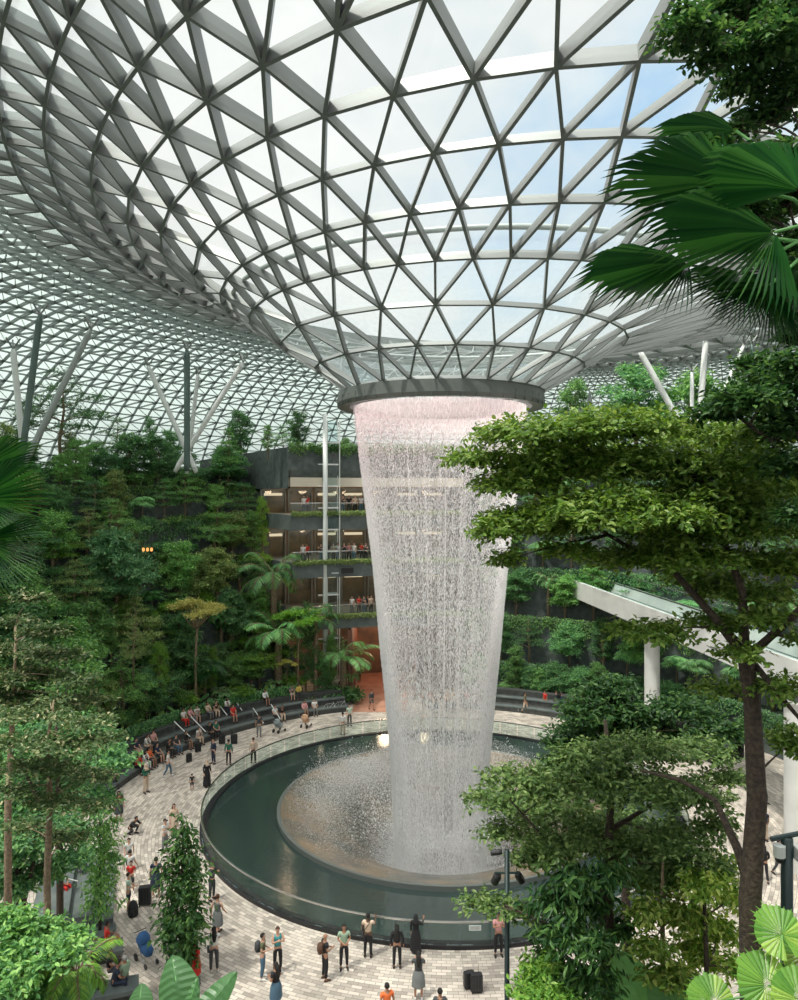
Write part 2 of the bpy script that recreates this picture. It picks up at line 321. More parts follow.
# angles of the nodes seen in the photograph, first node's index with them; the rest of each ring is filled evenly
SEEN = [(-2, [(357.6,386.7),(382.7,384.2),(409.7,381),(436.5,379.2),(462.9,378.7),(487.4,379.2),(508.5,381),(525.6,383.7),(538.4,388)]),
 (-3, [(319.8,362.9),(345.4,355.9),(378.4,350.4),(416.5,345.9),(456,344.6),(495.4,344.9),(530,346.6),(557.2,351.6)]),
 (-4, [(281,344),(299.5,330.3),(334.6,319.5),(381,310.8),(435.3,305.3),(492.4,304),(544.7,306.5),(585.8,312.8),(609.8,322.3)]),
 (-9, [(250,318),(253.9,310.3),(266.4,300.3),(283.5,292.2),(305.8,284),(332.8,276.4),(363.4,269.7),(398,264.7),(434.8,259.4),(472.9,258.1),(511,257.5),(547.7,259.6),(580.8,262.2)]),
 (-9, [(221,305),(223,294),(230,282.2),(244.6,268.9),(265.2,256.4),(292.7,243.9),(324.6,232.6),(364.2,222.6),(409.7,212),(458.3,205),(509.7,203.8),(559.7,204.5),(604.6,208.8)]),
 (-8, [(196,297),(195,275),(204,252),(221.3,232.6),(245,213.8),(278.2,196),(321.6,178.4),(373.4,162.9),(432.6,150.4),(497.7,142.4),(562.9,140.4),(622.6,144)]),
 (-8, [(166.7,271),(163,254),(165,234),(174.7,212.5),(194,189),(225,163.4),(266.4,137.8),(323.3,113.3),(391.7,92.2),(472.7,75.2),(556.6,67.7),(640,69)]),
 (-7, [(140,263),(133,245),(129,224),(131,198),(142.9,168),(166.7,134),(203.8,97.7),(260.2,62.7),(335.3,28.1),(428.8,1.3)]),
 (-11, [(91.5,189),(90.2,171.7),(92.7,151.6),(97.7,130.3),(105.8,110.3),(117.8,87.7),(136,66.4),(157.4,40),(186.7,17)]),
 (-11, [(67.7,207.5),(55,188),(50,168),(46.4,149),(45,130),(45,106.5),(48.9,80.2),(57.6,51.4),(71.4,22.6)]),
 (-11, [(27.6,193),(19,175),(11,160),(5,143),(1,125)])]
def node_angles(i):
    cx, cy, r, h, k, n, _ = SPEC[i]; t = np.radians(np.arange(-130, 100, .1)); x = r*np.sin(t); x = np.where(x > 0, x*k, x); y = cy-r*np.cos(t)
    u = XC+F*(cx+x)/y; v = YH-F*h/y; L_ = []
    for a, b in SEEN[i][1]: L_.append(float(np.degrees(t[np.argmin((u-a)**2+(v-b)**2)])))
    for q in range(len(L_)-2, -1, -1): L_[q] = min(L_[q], L_[q+1]-.45*360/n)
    return L_
# index of one certain node per ring: (index, position in the list)
CERT = [(1, 3), (1, 4), (0, 4), (0, 8), (2, 10), (2, 9), (2, 9), (2, 9), (-1, 8), (-3, 8), (-7, 4)]
def ringpts(i):
    cx, cy, r, h, k, n, _ = SPEC[i]; out = []
    if i < 11:
        L_ = node_angles(i); ji, pi_ = CERT[i]; f = ji-pi_; m = len(L_); ang = {}
        for q, a in enumerate(L_): ang[(f+q) % n] = a
        rest = n-(m-1); span = 360-(L_[-1]-L_[0])
        for q in range(1, rest): ang[(f+m-1+q) % n] = L_[-1]+span*q/rest
        A_ = [math.radians(ang[j]) for j in range(n)]
        if i == 10: ringpts.last = A_
    else:
        X_ = ringpts.last; m = len(X_); A_ = []
        for j in range(n):
            a = X_[(j//2) % m]
            if j % 2: b = X_[(j//2+1) % m]; a = a+(((b-a+PI) % (2*PI))-PI)/2
            A_.append(a)
    for t in A_:
        x = r*math.sin(t); y = -r*math.cos(t)
        if x > 0: x *= k
        out.append(Vector((cx+x, cy+y, EYE+h)))
    return out
RP = [ringpts(i) for i in range(len(SPEC))]
edges = []; ribs = []; tris = []
off = [0]
for p in RP: off.append(off[-1]+len(p))
NV = off[-1]; PT = np.array([tuple(v) for p in RP for v in p])
for i in range(len(SPEC)):
    n = len(RP[i]); I = lambda j, i=i, n=n: off[i]+(j % n)
    for j in range(n): edges.append((I(j), I(j+1), i))
    if i+1 < len(SPEC):
        n2 = len(RP[i+1]); J = lambda j, i=i, n2=n2: off[i+1]+(j % n2)
        for j in range(n):
            if n2 == n:
                if i >= 11:
                    ribs.append((I(j), J(j), i)); edges.append((I(j), J(j+(1 if i % 2 else -1)), i))
                    if i % 2: tris += [(I(j), J(j+1), J(j), i), (I(j), I(j+1), J(j+1), i)]
                    else: tris += [(I(j), J(j), J(j-1), i), (I(j), I(j+1), J(j), i)]
                elif i == 0:                               # R1[k],R1[k+1] <- R2[k]
                    edges += [(I(j), J(j), i), (I(j), J(j-1), i)]; tris += [(I(j), J(j), J(j-1), i), (I(j), I(j+1), J(j), i)]
                elif i == 1:
                    edges += [(I(j), J(j), i), (I(j), J(j-1), i)]; tris += [(I(j), J(j), J(j-1), i), (I(j), I(j+1), J(j), i)]
                else:
                    edges += [(I(j), J(j), i), (I(j), J(j+1), i)]; tris += [(I(j), J(j+1), J(j), i), (I(j), I(j+1), J(j+1), i)]
            else:
                e = [(I(j), J(2*j-1), i), (I(j), J(2*j), i), (I(j), J(2*j+1), i)]; edges += e
                tris += [(I(j), J(2*j), J(2*j-1), i), (I(j), J(2*j+1), J(2*j), i), (I(j), I(j+1), J(2*j+1), i)]
NRM = np.zeros((NV, 3))
T = np.array([t[:3] for t in tris])
fn = np.cross(PT[T[:, 1]]-PT[T[:, 0]], PT[T[:, 2]]-PT[T[:, 0]])
# orient outward: away from the inside of the hall (up for the roof, outwards for the wall)
fl = np.sign(fn[:, 2]*1.0 + 1e-9)
cen = PT[T].mean(1)
inside = np.array([21.3, 46.4, EYE-6])
for k in range(len(T)):
    i = tris[k][3]
    if i >= 20: s = np.sign(np.dot(fn[k], cen[k]-inside))
    else: s = np.sign(fn[k][2])
    fn[k] *= (s if s != 0 else 1)
for c in range(3): np.add.at(NRM, T[:, c], fn/ (np.linalg.norm(fn, axis=1)[:, None]+1e-9))
NRM /= np.linalg.norm(NRM, axis=1)[:, None]
def beams(sel, w, dep, src=edges):
    E = np.array([(a, b) for a, b, i in src if i in sel]); A = PT[E[:, 0]]; B = PT[E[:, 1]]
    NA = NRM[E[:, 0]]; NB = NRM[E[:, 1]]; D = B-A; D /= np.linalg.norm(D, axis=1)[:, None]
    V = []
    for P, N in ((A, NA), (B, NB)):
        S = np.cross(D, N); S /= np.linalg.norm(S, axis=1)[:, None]
        V += [P-S*w/2, P+S*w/2, P+S*w/2*.8+N*dep, P-S*w/2*.8+N*dep]
    V = np.stack(V, 1).reshape(-1, 3); n = len(E)
    q = np.array([[0,1,5,4],[1,2,6,5],[2,3,7,6],[3,0,4,7]]); Fc = (np.arange(n)[:, None, None]*8+q[None]).reshape(-1, 4)
    return V, Fc
parts = [beams(set(range(0, 3)), .10, .26), beams(set(range(3, 6)), .12, .38), beams({6, 7, 8, 9, 10}, .13, .60), beams(set(range(11, 43)), .05, .18), beams(set(range(11, 43)), .085, .26, ribs)]
V = np.concatenate([p[0] for p in parts]); o_ = 0; FF = []
for p in parts: FF.append(p[1]+o_); o_ += len(p[0])
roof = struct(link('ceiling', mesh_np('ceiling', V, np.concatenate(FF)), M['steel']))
roof.data.materials.append(M['undershade'])
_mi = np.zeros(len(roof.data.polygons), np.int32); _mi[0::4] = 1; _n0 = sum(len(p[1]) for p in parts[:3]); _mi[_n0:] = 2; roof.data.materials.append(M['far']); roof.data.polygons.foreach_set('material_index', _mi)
GV = PT+NRM*.26
gm = mesh_np('glass_panels', GV, T)
fr = np.zeros(NV); fv = [.30, .28, .28, .20, .05, .02, .0, .0, .10, .35, .65]+list(np.interp(range(31), [0, 3, 18, 24, 30], [.85, .95, .95, .85, .7]))
for i in range(min(len(SPEC), len(fv))): fr[off[i]:off[i+1]] = fv[i]
fr *= np.clip((PT[:, 1]-12)/28, .0, 1)*.95+.05     # frit thinned out overhead only to let sun reach the near trees
at_ = gm.attributes.new('frit', 'FLOAT', 'POINT'); at_.data.foreach_set('value', fr.astype(np.float32))
glass = link('glass_panels', gm, M['glass'], roof)
# ring at the mouth of the funnel
m = MB().lathe([(5.15, 22.85), (5.75, 22.78), (5.85, 23.0), (5.80, 23.62), (5.55, 23.70), (5.15, 23.5), (5.15, 22.85)], 96, (2.35, 42.1))
build(m, 'oculus_ring', M['ringm'], roof, smooth=False)
m = MB()
for k in range(48):
    t = 2*PI*k/48; m.obox((2.35+5.80*math.sin(t), 42.1+5.80*math.cos(t), 23.05), (.03, .10, .50), -t)
build(m, 'ring_joint', M['ringm'], roof)
def gut(i, rr):
    cx, cy, r, h, k, n, _ = SPEC[i]; pts = []
    for j in range(97):
        t = 2*PI*j/96; x = (r+.9)*math.sin(t); x = x*k if x > 0 else x
        pts.append((cx+x, cy-(r+.9)*math.cos(t), EYE+h+.95))
    return MB().tube(pts, rr, 6, False)
build(gut(3, .12), 'gutter_pipe', M['steelf'], roof, smooth=True)
# ------------------------------------------------------------------ camera, sky, sun
cam = bpy.data.cameras.new('camera'); co = bpy.data.objects.new('camera', cam); col.objects.link(co); scene.camera = co
cam.sensor_fit = 'HORIZONTAL'; cam.sensor_width = 36; cam.lens = 36*F/798; cam.clip_start = .1; cam.clip_end = 2000
co.location = (0, 0, EYE); co.rotation_euler = (PI/2, 0, 0); cam.shift_y = -(500-YH)/798
w = bpy.data.worlds.new('sky'); scene.world = w; w.use_nodes = True; nt = w.node_tree; nt.nodes.clear(); L = nt.links.new
o = nd(nt, 'ShaderNodeOutputWorld'); bg = nd(nt, 'ShaderNodeBackground'); tc = nd(nt, 'ShaderNodeTexCoord')
n = nd(nt, 'ShaderNodeTexNoise'); n.inputs['Scale'].default_value = 2.6; n.inputs['Detail'].default_value = 8; n.inputs['Roughness'].default_value = .55
mp = nd(nt, 'ShaderNodeMapping'); mp.inputs['Scale'].default_value = (1, 1, 1.6); mp.inputs['Location'].default_value = (.35, .0, .2)
L(tc.outputs['Generated'], mp.inputs[0]); L(mp.outputs[0], n.inputs['Vector'])
# clouds break up towards the right of the view
dt = nd(nt, 'ShaderNodeVectorMath', operation='DOT_PRODUCT'); dt.inputs[1].default_value = Vector((.30, 1.0, .62)).normalized()
L(tc.outputs['Generated'], dt.inputs[0])
mr = nd(nt, 'ShaderNodeMapRange'); mr.inputs['From Min'].default_value = .92; mr.inputs['From Max'].default_value = .995; mr.inputs['To Min'].default_value = .22; mr.inputs['To Max'].default_value = -.04
L(dt.outputs['Value'], mr.inputs['Value'])
ad = nd(nt, 'ShaderNodeMath', operation='ADD'); L(n.outputs['Fac'], ad.inputs[0]); L(mr.outputs[0], ad.inputs[1])
r = ramp(nt, [(.38, (.42, .60, .80)), (.50, (.62, .72, .80)), (.60, (.76, .79, .80)), (.75, (.90, .90, .88))]); L(ad.outputs[0], r.inputs['Fac'])
# the sky is brighter high up and behind the camera, where the sun is
sp = nd(nt, 'ShaderNodeVectorMath', operation='DOT_PRODUCT'); sp.inputs[1].default_value = Vector((-.25, -.35, .9)).normalized(); L(tc.outputs['Generated'], sp.inputs[0])
m2 = nd(nt, 'ShaderNodeMapRange'); m2.inputs['From Min'].default_value = .45; m2.inputs['From Max'].default_value = 1; m2.inputs['To Min'].default_value = 1.0; m2.inputs['To Max'].default_value = 3.2
L(sp.outputs['Value'], m2.inputs['Value'])
L(r.outputs[0], bg.inputs[0]); L(m2.outputs[0], bg.inputs[1]); L(bg.outputs[0], o.inputs[0])
sl = bpy.data.lights.new('sun', 'SUN'); sl.energy = 5.0; sl.angle = math.radians(4); sl.color = (1, .95, .86)
so = bpy.data.objects.new('sun', sl); col.objects.link(so)
so.rotation_euler = Vector((.33, .28, -1)).to_track_quat('-Z', 'Y').to_euler(); so.location = (0, 0, 90)
vs = scene.view_settings; vs.view_transform = 'Standard'; vs.look = 'None'; vs.gamma = 1; vs.use_curve_mapping = False; vs.exposure = 0.3

# ------------------------------------------------------------------ plaza, pool, barrier
GN = 160
def polar(prof, n, mat, name, c=(CX, CY), a0=0, a1=2*PI, parent=None, smooth=False):
    return build(MB().lathe([(r, z) for r, z in prof], n, (0, 0), a0, a1), name, mat, parent, (c[0], c[1], 0), smooth)
fl = struct(polar([(140, 0), (13.35, 0), (13.35, -.6)], GN, M['plaza'], 'floor'))
pool = empty('reflecting_pool', (CX, CY, 0), label='round dark reflecting pool ringing the sunken waterfall basin', cat='pool')
PR = 13.5
build(MB().lathe([(PR-.12, 0), (PR-.12, .16), (PR-.5, .16), (PR-.5, .02)], GN), 'kerb', M['black'], pool)
build(MB().lathe([(PR-.45, .10), (9.25, .10)], GN), 'water', M['pool'], pool, smooth=True)
build(MB().lathe([(9.30, .05), (9.30, .34), (9.12, .34), (9.05, .26)], GN), 'basin_rim', M['ringm'], pool, smooth=False)
build(MB().lathe([(9.10, .30), (8.6, .16), (7.2, -.35), (5.6, -1.05), (4.2, -2.1), (3.2, -3.6), (3.0, -6)], GN), 'basin_bowl', M['bowl'], pool, smooth=True)
bar = empty('glass_barrier', (CX, CY, 0), label='curved glass barrier with steel handrail circling the reflecting pool', cat='barrier')
NP = 64
for k in range(NP):
    a0 = 2*PI*k/NP+.004; a1 = 2*PI*(k+1)/NP-.004
    mb = MB().lathe([(PR-.20, .16), (PR-.20, 1.04), (PR-.225, 1.04), (PR-.225, .16), (PR-.20, .16)], 3, (0, 0), a0, a1)
    build(mb, 'glass_panel', M['rail'], bar)
build(MB().lathe([(PR-.24, 1.03), (PR-.17, 1.03), (PR-.17, 1.09), (PR-.24, 1.09), (PR-.24, 1.03)], GN), 'handrail', M['chrome'], bar, smooth=False)
sgn = empty('notice_plate', at(428, 931, .95)+Vector((0, .0, 0)), label='small white notice plate fixed to the front of the pool barrier', cat='sign')
build(MB().box((-.24, -.01, -.10), (.24, .01, .10)), 'plate', M['white'], sgn)
mb = MB()
for k in range(4): mb.box((-.2, -.013, .05-.035*k), (.2-.06*(k % 2), -.011, .062-.035*k))
build(mb, 'printed_lines', M['slab'], sgn)
sgn.location = (CX+.6, CY-PR+.18, .85)
# ------------------------------------------------------------------ the waterfall
def fall_r(z):                                       # the curtain draws in as it falls
    return float(np.interp(z, [-3, 2.7, 6.1, 9, 11.9, 14.2, 17.6, 20.5, 22.2, 23], [2.6, 2.85, 3.15, 3.45, 3.7, 3.92, 4.35, 4.72, 4.95, 5.0]))
wf = empty('waterfall', (CX-.05, CY, 0), label='tall cylindrical curtain of white water falling from the roof funnel', cat='waterfall')
zs = [22.9-.5*i for i in range(53)]
for k, dr in enumerate((-.1,)):
    build(MB().lathe([(fall_r(z)+dr, z) for z in zs], 96, (0, 0), .3*k, 2*PI+.3*k-1e-7), 'water_curtain', M['sheet'], wf, smooth=True)
N = 205000
z = 22.9-26*rng.random(N)**.74
th = rng.random(N)*2*PI
_s = (rng.random(N) < np.interp(z, [-3, 6, 14, 20], [.62, .55, .30, .05])); th = np.where(_s, np.where(rng.random(N) < .5, 1, -1)*(1.72+rng.normal(0, .17, N)), th)
# the ring nozzle lets the water down in denser and thinner columns
th = th+.018*np.sin(th*23)+.010*np.sin(th*57+1)
rr = np.array([fall_r(a) for a in z])-np.abs(rng.normal(0, .10+.010*(22.9-z), N))
x = rr*np.sin(th); y = rr*np.cos(th)
L_ = .03+.06*rng.random(N)+.003*(22.9-z); W_ = .008+.012*rng.random(N)
q = np.array([[1, 0], [-.5, .87], [-.5, -.87]])
V = np.zeros((N, 5, 3)); C0 = np.stack([x, y, z], 1)
V[:, 0] = C0+np.stack([0*z, 0*z, L_], 1); V[:, 4] = C0-np.stack([0*z, 0*z, L_*.6], 1)
for k in range(3): V[:, 1+k] = C0+np.stack([q[k, 0]*W_, q[k, 1]*W_, -L_*.25], 1)
q = np.array([[0, 1, 2], [0, 2, 3], [0, 3, 1], [4, 2, 1], [4, 3, 2], [4, 1, 3]])
Fc = (np.arange(N)[:, None, None]*5+q[None]).reshape(-1, 3)
d_ = link('water_drops', mesh_np('water_drops', V, Fc), M['drop'], wf); d_['kind'] = 'stuff'
def droplets(name, C0, r, stretch=1.3):
    n = len(C0); V = np.zeros((n, 5, 3)); r = r[:, None]
    V[:, 0] = C0+r*[0, 0, stretch]; V[:, 4] = C0-r*[0, 0, stretch]; V[:, 1] = C0+r*[1, 0, 0]; V[:, 2] = C0+r*[-.5, .87, 0]; V[:, 3] = C0+r*[-.5, -.87, 0]
    q = np.array([[0, 1, 2], [0, 2, 3], [0, 3, 1], [4, 2, 1], [4, 3, 2], [4, 1, 3]]); Fc = (np.arange(n)[:, None, None]*5+q[None]).reshape(-1, 3)
    d_ = link(name, mesh_np(name, V, Fc), M['drop'], wf); d_['kind'] = 'stuff'
g4 = np.random.default_rng(4); n2_ = 300000                 # spray drifting over the basin, finest and thickest low down
th = g4.random(n2_)*2*PI; rr = 1.6+np.abs(g4.normal(0, 1.25, n2_)); _b = g4.random(n2_) < .38; rr = np.where(_b, 6.8+g4.normal(0, 1.0, n2_), rr); th = np.where(_b, -.35+g4.normal(0, .75, n2_), th); rr = np.abs(rr)
cl = .5+.5*np.sin(th*3+rr*.9)*np.sin(th*5-rr*1.3+2); hz = g4.random(n2_)**2.0*(5.2-.45*rr)*(.6+.55*cl)
floor_ = np.interp(rr, [3.2, 4.2, 5.6, 7.2, 8.6, 9.1], [-3.4, -2.1, -1.05, -.35, .16, .3])
keep = (rr < 8.8) & (hz > 0); C0 = np.stack([rr*np.sin(th), rr*np.cos(th), floor_+hz], 1)[keep]
droplets('spray', C0, (.007+.010*g4.random(len(C0))))
n2_ = 3500; th = g4.random(n2_)*2*PI; rr = 2.6+np.abs(g4.normal(0, 2.0, n2_)); C0 = np.stack([rr*np.sin(th), rr*np.cos(th), -2.0+np.abs(g4.normal(0, 1.8, n2_))+.3*rr], 1)[rr < 8.4]
droplets('splash_drops', C0, .015+.03*g4.random(len(C0)))
# coloured lights in the ring that tint the head of the fall
for k in range(14):
    a = 2*PI*k/14+.3
    l = bpy.data.lights.new('ring_light', 'SPOT'); l.energy = 210; l.color = (1, .40, .42); l.spot_size = math.radians(100); l.spot_blend = .8; l.shadow_soft_size = .3
    lo = bpy.data.objects.new('ring_light', l); col.objects.link(lo); lo.location = (CX+3.0*math.sin(a), CY+3.0*math.cos(a), 24.6)
    lo.rotation_euler = Vector((math.sin(a)*.30, math.cos(a)*.30, -1)).to_track_quat('-Z', 'Y').to_euler()
# ------------------------------------------------------------------ terraces of the planted hillside
def arc(name, r0, r1, z0, z1, a0, a1, mat_top, mat_wall, n=80):
    """a ring-shaped terrace: front wall at r0 and level top from r0 to r1"""
    w_ = struct(build(MB().lathe([(r0, z0-.02), (r0, z1+.25), (r0+.3, z1+.25), (r0+.3, z1-.02)], n, (CX, CY), a0, a1), name, mat_wall))
    t_ = struct(build(MB().lathe([(r0+.25, z1), (r1, z1)], n, (CX, CY), a0, a1), 'floor', mat_top)); return w_
AZ = math.radians
HILL = [(22.3, 0, 1.6), (24.3, 1.6, 4.6), (26.5, 4.6, 8.0), (28.8, 8.0, 11.6), (31.2, 11.6, 15.2), (33.5, 15.2, 18.2), (36.0, 18.2, 19.8)]
A0, A1 = AZ(-102), AZ(-29.2)
def hill_z(r):
    z = 0
    for r0, za, zb in HILL:
        if r > r0: z = zb
    return z
def extra_r(a):                                     # nothing
    return 0
for i, (r0, za, zb) in enumerate(HILL):
    r1 = HILL[i+1][0]+.3 if i+1 < len(HILL) else 66
    arc('wall_left', r0, r1, za, zb, A0+.012*i, A1-.0*i, M['soil'], M['stone'])
# end wall of the hillside beside the shops
def end_wall(a, name, side):
    mb = MB(); pts = []
    for i, (r0, za, zb) in enumerate(HILL):
        r1 = HILL[i+1][0] if i+1 < len(HILL) else 66
        p = lambda r, z, da: (CX+r*math.sin(a+da), CY+r*math.cos(a+da), z)
        d = .02*side
        mb.add([p(r0, 0, 0), p(r1, 0, 0), p(r1, zb, 0), p(r0, zb, 0), p(r0, 0, d), p(r1, 0, d), p(r1, zb, d), p(r0, zb, d)], [(0,1,2,3),(7,6,5,4),(0,3,7,4),(3,2,6,7)])
    return struct(build(mb, name, M['stone']))
end_wall(A1, 'wall_back', 1); end_wall(A0, 'wall_left', -1)
# seating steps round the plaza (left and right)
def steps(name, a0, a1, label):
    e = empty(name, (CX, CY, 0), label=label, cat='seating')
    for (ra, rb, z1) in ((19.6, 20.7, .42), (20.7, 21.6, .84), (21.6, 22.3, 1.26)):
        build(MB().lathe([(ra, 0), (ra, z1), (rb+.02, z1), (rb+.02, 0), (ra, 0)], 60, (0, 0), a0, a1), 'step', M['benchm'], e)
    for (ra, z1) in ((19.55, .36), (20.65, .78)):
        build(MB().lathe([(ra, z1), (ra, z1+.10), (ra+.5, z1+.10), (ra+.5, z1), (ra, z1)], 60, (0, 0), a0, a1), 'seat_slab', M['slab'], e)
    return e
steps('seating_steps', AZ(-88), AZ(-32), 'dark stone seating steps curving along the left edge of the plaza')
steps('seating_steps', AZ(-31.9), AZ(-19.5), 'short dark stone seating steps left of the red passage')
steps('seating_steps', AZ(8), AZ(70), 'dark stone seating steps on the far right behind the waterfall')
# handrails on the seating
k_ = 0
HR = [(165,740),(176,727),(238,686),(256,692),(205,716),(252,720),(272,716),(229,710),(293,678),(158,745)]
for (px, py) in [(174, 738), (191, 733), (216, 716), (232, 711), (253, 718), (271, 714), (253, 694), (269, 690), (291, 676)]:
    p = at(px, py, .6); v = Vector((CX-p.x, CY-p.y, 0)); r_ = v.length; v.normalize(); zb = .42 if r_ < 20.7 else .84
    e = empty('stair_handrail', (p.x, p.y, zb), label='pale metal handrail sloping down the dark seating steps', cat='handrail', group='handrails on the seating steps')
    m = MB().tube([-v*.0+Vector((0,0,.95)), v*1.5+Vector((0,0,.12))], .035, 6); build(m, 'rail', M['white'], e)
    m = MB().tube([(0,0,-.02),(0,0,.93)], .02, 6); build(m, 'post', M['chrome'], e)
# ------------------------------------------------------------------ shop floors at the back
B0, B1 = AZ(-29.1), AZ(8)
def level(z, r0, th, r1=40):
    s = struct(build(MB().lathe([(r0, z), (r0, z-th), (r1, z-th)], 80, (CX, CY), B0, B1), 'wall_back', M['slab']))
    struct(build(MB().lathe([(r0, z), (r1, z)], 80, (CX, CY), B0, B1), 'floor', M['slab']))
level(7.2, 23.2, 1.0); level(11.9, 23.6, 1.25); level(16.1, 24.0, 1.3)
struct(build(MB().lathe([(24.6, 22.0), (24.6, 20.0), (24.9, 19.2), (25.2, 18.7)], 80, (CX, CY), B0, B1), 'wall_back', M['stone']))
struct(build(MB().lathe([(24.15, 18.55), (24.15, 19.35), (24.7, 19.35), (24.7, 18.55), (24.15, 18.55)], 80, (CX, CY), B0, B1), 'trim_1', M['fascia']))
struct(build(MB().lathe([(25.2, 19.3), (25.2, 18.75), (36, 18.75)], 80, (CX, CY), B0, B1), 'wall_back', M['wood']))
_p = lambda r, z, da=0: (CX+r*math.sin(B0+da), CY+r*math.cos(B0+da), z)
struct(build(MB().add([_p(24.6, 18.4), _p(60, 18.4), _p(60, 22), _p(24.6, 22), _p(24.6, 18.4, .006), _p(60, 18.4, .006), _p(60, 22, .006), _p(24.6, 22, .006)], [(0,1,2,3),(7,6,5,4),(0,4,5,1),(3,2,6,7)]), 'wall_back', M['stone']))
for _z, _t, _r in ((7.2, 1.0, 23.2), (11.9, 1.25, 23.6), (16.1, 1.3, 24.0)):
    struct(build(MB().add([_p(_r, _z-_t), _p(34, _z-_t), _p(34, _z), _p(_r, _z), _p(_r, _z-_t, .004), _p(34, _z-_t, .004), _p(34, _z, .004), _p(_r, _z, .004)], [(0,1,2,3),(7,6,5,4),(0,4,5,1),(3,2,6,7)]), 'wall_back', M['slab']))
struct(build(MB().lathe([(24.6, 21.0), (60, 21.0)], 80, (CX, CY), B0, B1), 'floor', M['soil']))
struct(build(MB().lathe([(32, 0), (32, 19)], 80, (CX, CY), B0+.02, B1), 'wall_back', M['shop']))
struct(build(MB().lathe([(40, 0), (40, 21)], 80, (CX, CY), B0+.02, B1), 'wall_back', M['stone']))
# shop fronts, lit
SH = [(0, 'terracotta')]
for zf, h in ((16.1, 2.4), (11.9, 2.7), (7.2, 3.2)):
    for k in range(8):
        a = AZ(-27)+k*AZ(4.8)
        e = empty('shop_front', (CX+31.8*math.sin(a), CY+31.8*math.cos(a), zf), -a, label='lit shop front set back behind the balcony', cat='shop', group='lit shop fronts behind the balconies')
        build(MB().box((-1.25, -.1, 0), (-1.1, .1, h)).box((1.1, -.1, 0), (1.25, .1, h)).box((-1.25, -.1, h-.3), (1.25, .1, h)), 'frame', M['slab'], e)
        build(MB().box((-1.1, -.02, .1), (1.1, .02, h-.3)), 'window', M['clear'], e)
        if k % 3 != 1:
            build(MB().box((-.9, .0, h-.75), (.9, .06, h-.5)), 'lit_sign_band', M['lit'], e)
for zf in (18.3, 14.4, 10.4, 5.6):
    for a in (-26, -20, -14, -8, 0):
        l = bpy.data.lights.new('ceiling_lamp', 'POINT'); l.energy = 95; l.color = (1, .72, .48); l.shadow_soft_size = .4
        lo = bpy.data.objects.new('ceiling_lamp', l); col.objects.link(lo); lo.location = (CX+28.5*math.sin(AZ(a)), CY+28.5*math.cos(AZ(a)), zf)
for zf, px in ((14.5, 352), (10.3, 356)):
    pass
# red passage
pa = AZ(-15)
def pas(px, py): return at(px, py, 0.012)
mb = MB(); P = [at(352, 712, .012), at(408, 712, .012), at(404, 640, .012), at(364, 640, .012)]
mb.add(P, [(0,1,2,3)]); struct(build(mb, 'floor', M['redfloor']))
for s_ in (0, 1):
    p = at(352 if s_ == 0 else 412, 700, 0); q2 = at(366 if s_ == 0 else 412, 640, 0)
    mb = MB(); d = .35*(-1 if s_ == 0 else 1)
    mb.add([p, q2, q2+Vector((0,0,6.1)), p+Vector((0,0,6.1)), p+Vector((d,0,0)), q2+Vector((d,0,0)), q2+Vector((d,0,6.1)), p+Vector((d,0,6.1))], [(0,1,2,3),(4,5,6,7),(0,3,7,4),(1,2,6,5)])
    struct(build(mb, 'wall_back', M['redwall']))
mb = MB().box((at(358,640).x, 90.5, 0), (at(412,640).x, 90.8, 6.1)); struct(build(mb, 'wall_back', M['redwall']))
for y_ in (70, 78, 86):
    l = bpy.data.lights.new('passage_lamp', 'POINT'); l.energy = 260; l.color = (1, .55, .35); l.shadow_soft_size = .4
    lo = bpy.data.objects.new('passage_lamp', l); col.objects.link(lo); lo.location = (-1.2, y_, 5.2)
# balcony balustrades with people behind
for z, r0 in ((7.2, 23.3), (11.9, 23.7), (16.1, 24.1), (21.0, 24.75)):
    lab = {7.2: 'lowest', 11.9: 'second', 16.1: 'third', 21.0: 'topmost'}[z]
    e = empty('balustrade', (CX, CY, z), label='glass balustrade with metal rail along the %s balcony at the back' % lab, cat='balustrade')
    build(MB().lathe([(r0, 0), (r0, 1.0), (r0+.03, 1.0), (r0+.03, 0)], 80, (0, 0), B0, B1), 'glass_panel', M['rail'], e)
    build(MB().lathe([(r0-.03, 1.0), (r0+.05, 1.0), (r0+.05, 1.05), (r0-.03, 1.05), (r0-.03, 1.0)], 80, (0, 0), B0, B1), 'handrail', M['chrome'], e)
# small dark screen on the middle slab
p = at(335.5, 577, 0); a = -17.2
e = empty('display_screen', (CX+23.5*math.sin(AZ(a)), CY+23.5*math.cos(AZ(a)), 11.2), -AZ(a), label='small black screen mounted on the grey balcony edge', cat='screen')
build(MB().box((-.62, -.08, -.3), (.62, .1, .3)), 'frame', M['slab'], e); build(MB().box((-.55, -.10, -.25), (.55, -.07, .25)), 'panel', M['black'], e)
# ------------------------------------------------------------------ glass lift shaft
tp = atd(325, 415, 65.2); tz = tp.z
e = empty('lift_tower', (tp.x, 65.2, 0), .25, (.78, .78, 1), label='white steel and glass lift tower standing before the balconies', cat='tower')
build(MB().tube([(-.15, -.9, 0), (-.15, -.9, tz)], .24, 10), 'mast', M['white'], e, smooth=True)
m = MB()
for sx in (.15, 1.55):
    for sy in (-.7, .7): m.box((sx-.05, sy-.05, 0), (sx+.05, sy+.05, tz-.5))
build(m, 'corner_posts', M['white'], e)
for k in range(12):
    zz = 1.5+k*1.9
    if zz < tz-.5: build(MB().box((.1, -.75, zz-.06), (1.4, -.65, zz+.06)).box((.1, .65, zz-.06), (1.4, .75, zz+.06)).box((.1, -.7, zz-.06), (.2, .7, zz+.06)).box((1.3, -.7, zz-.06), (1.4, .7, zz+.06)).box((-.9, -.95, zz-.05), (1.4, -.85, zz+.05)), 'crossbeam', M['white'], e)
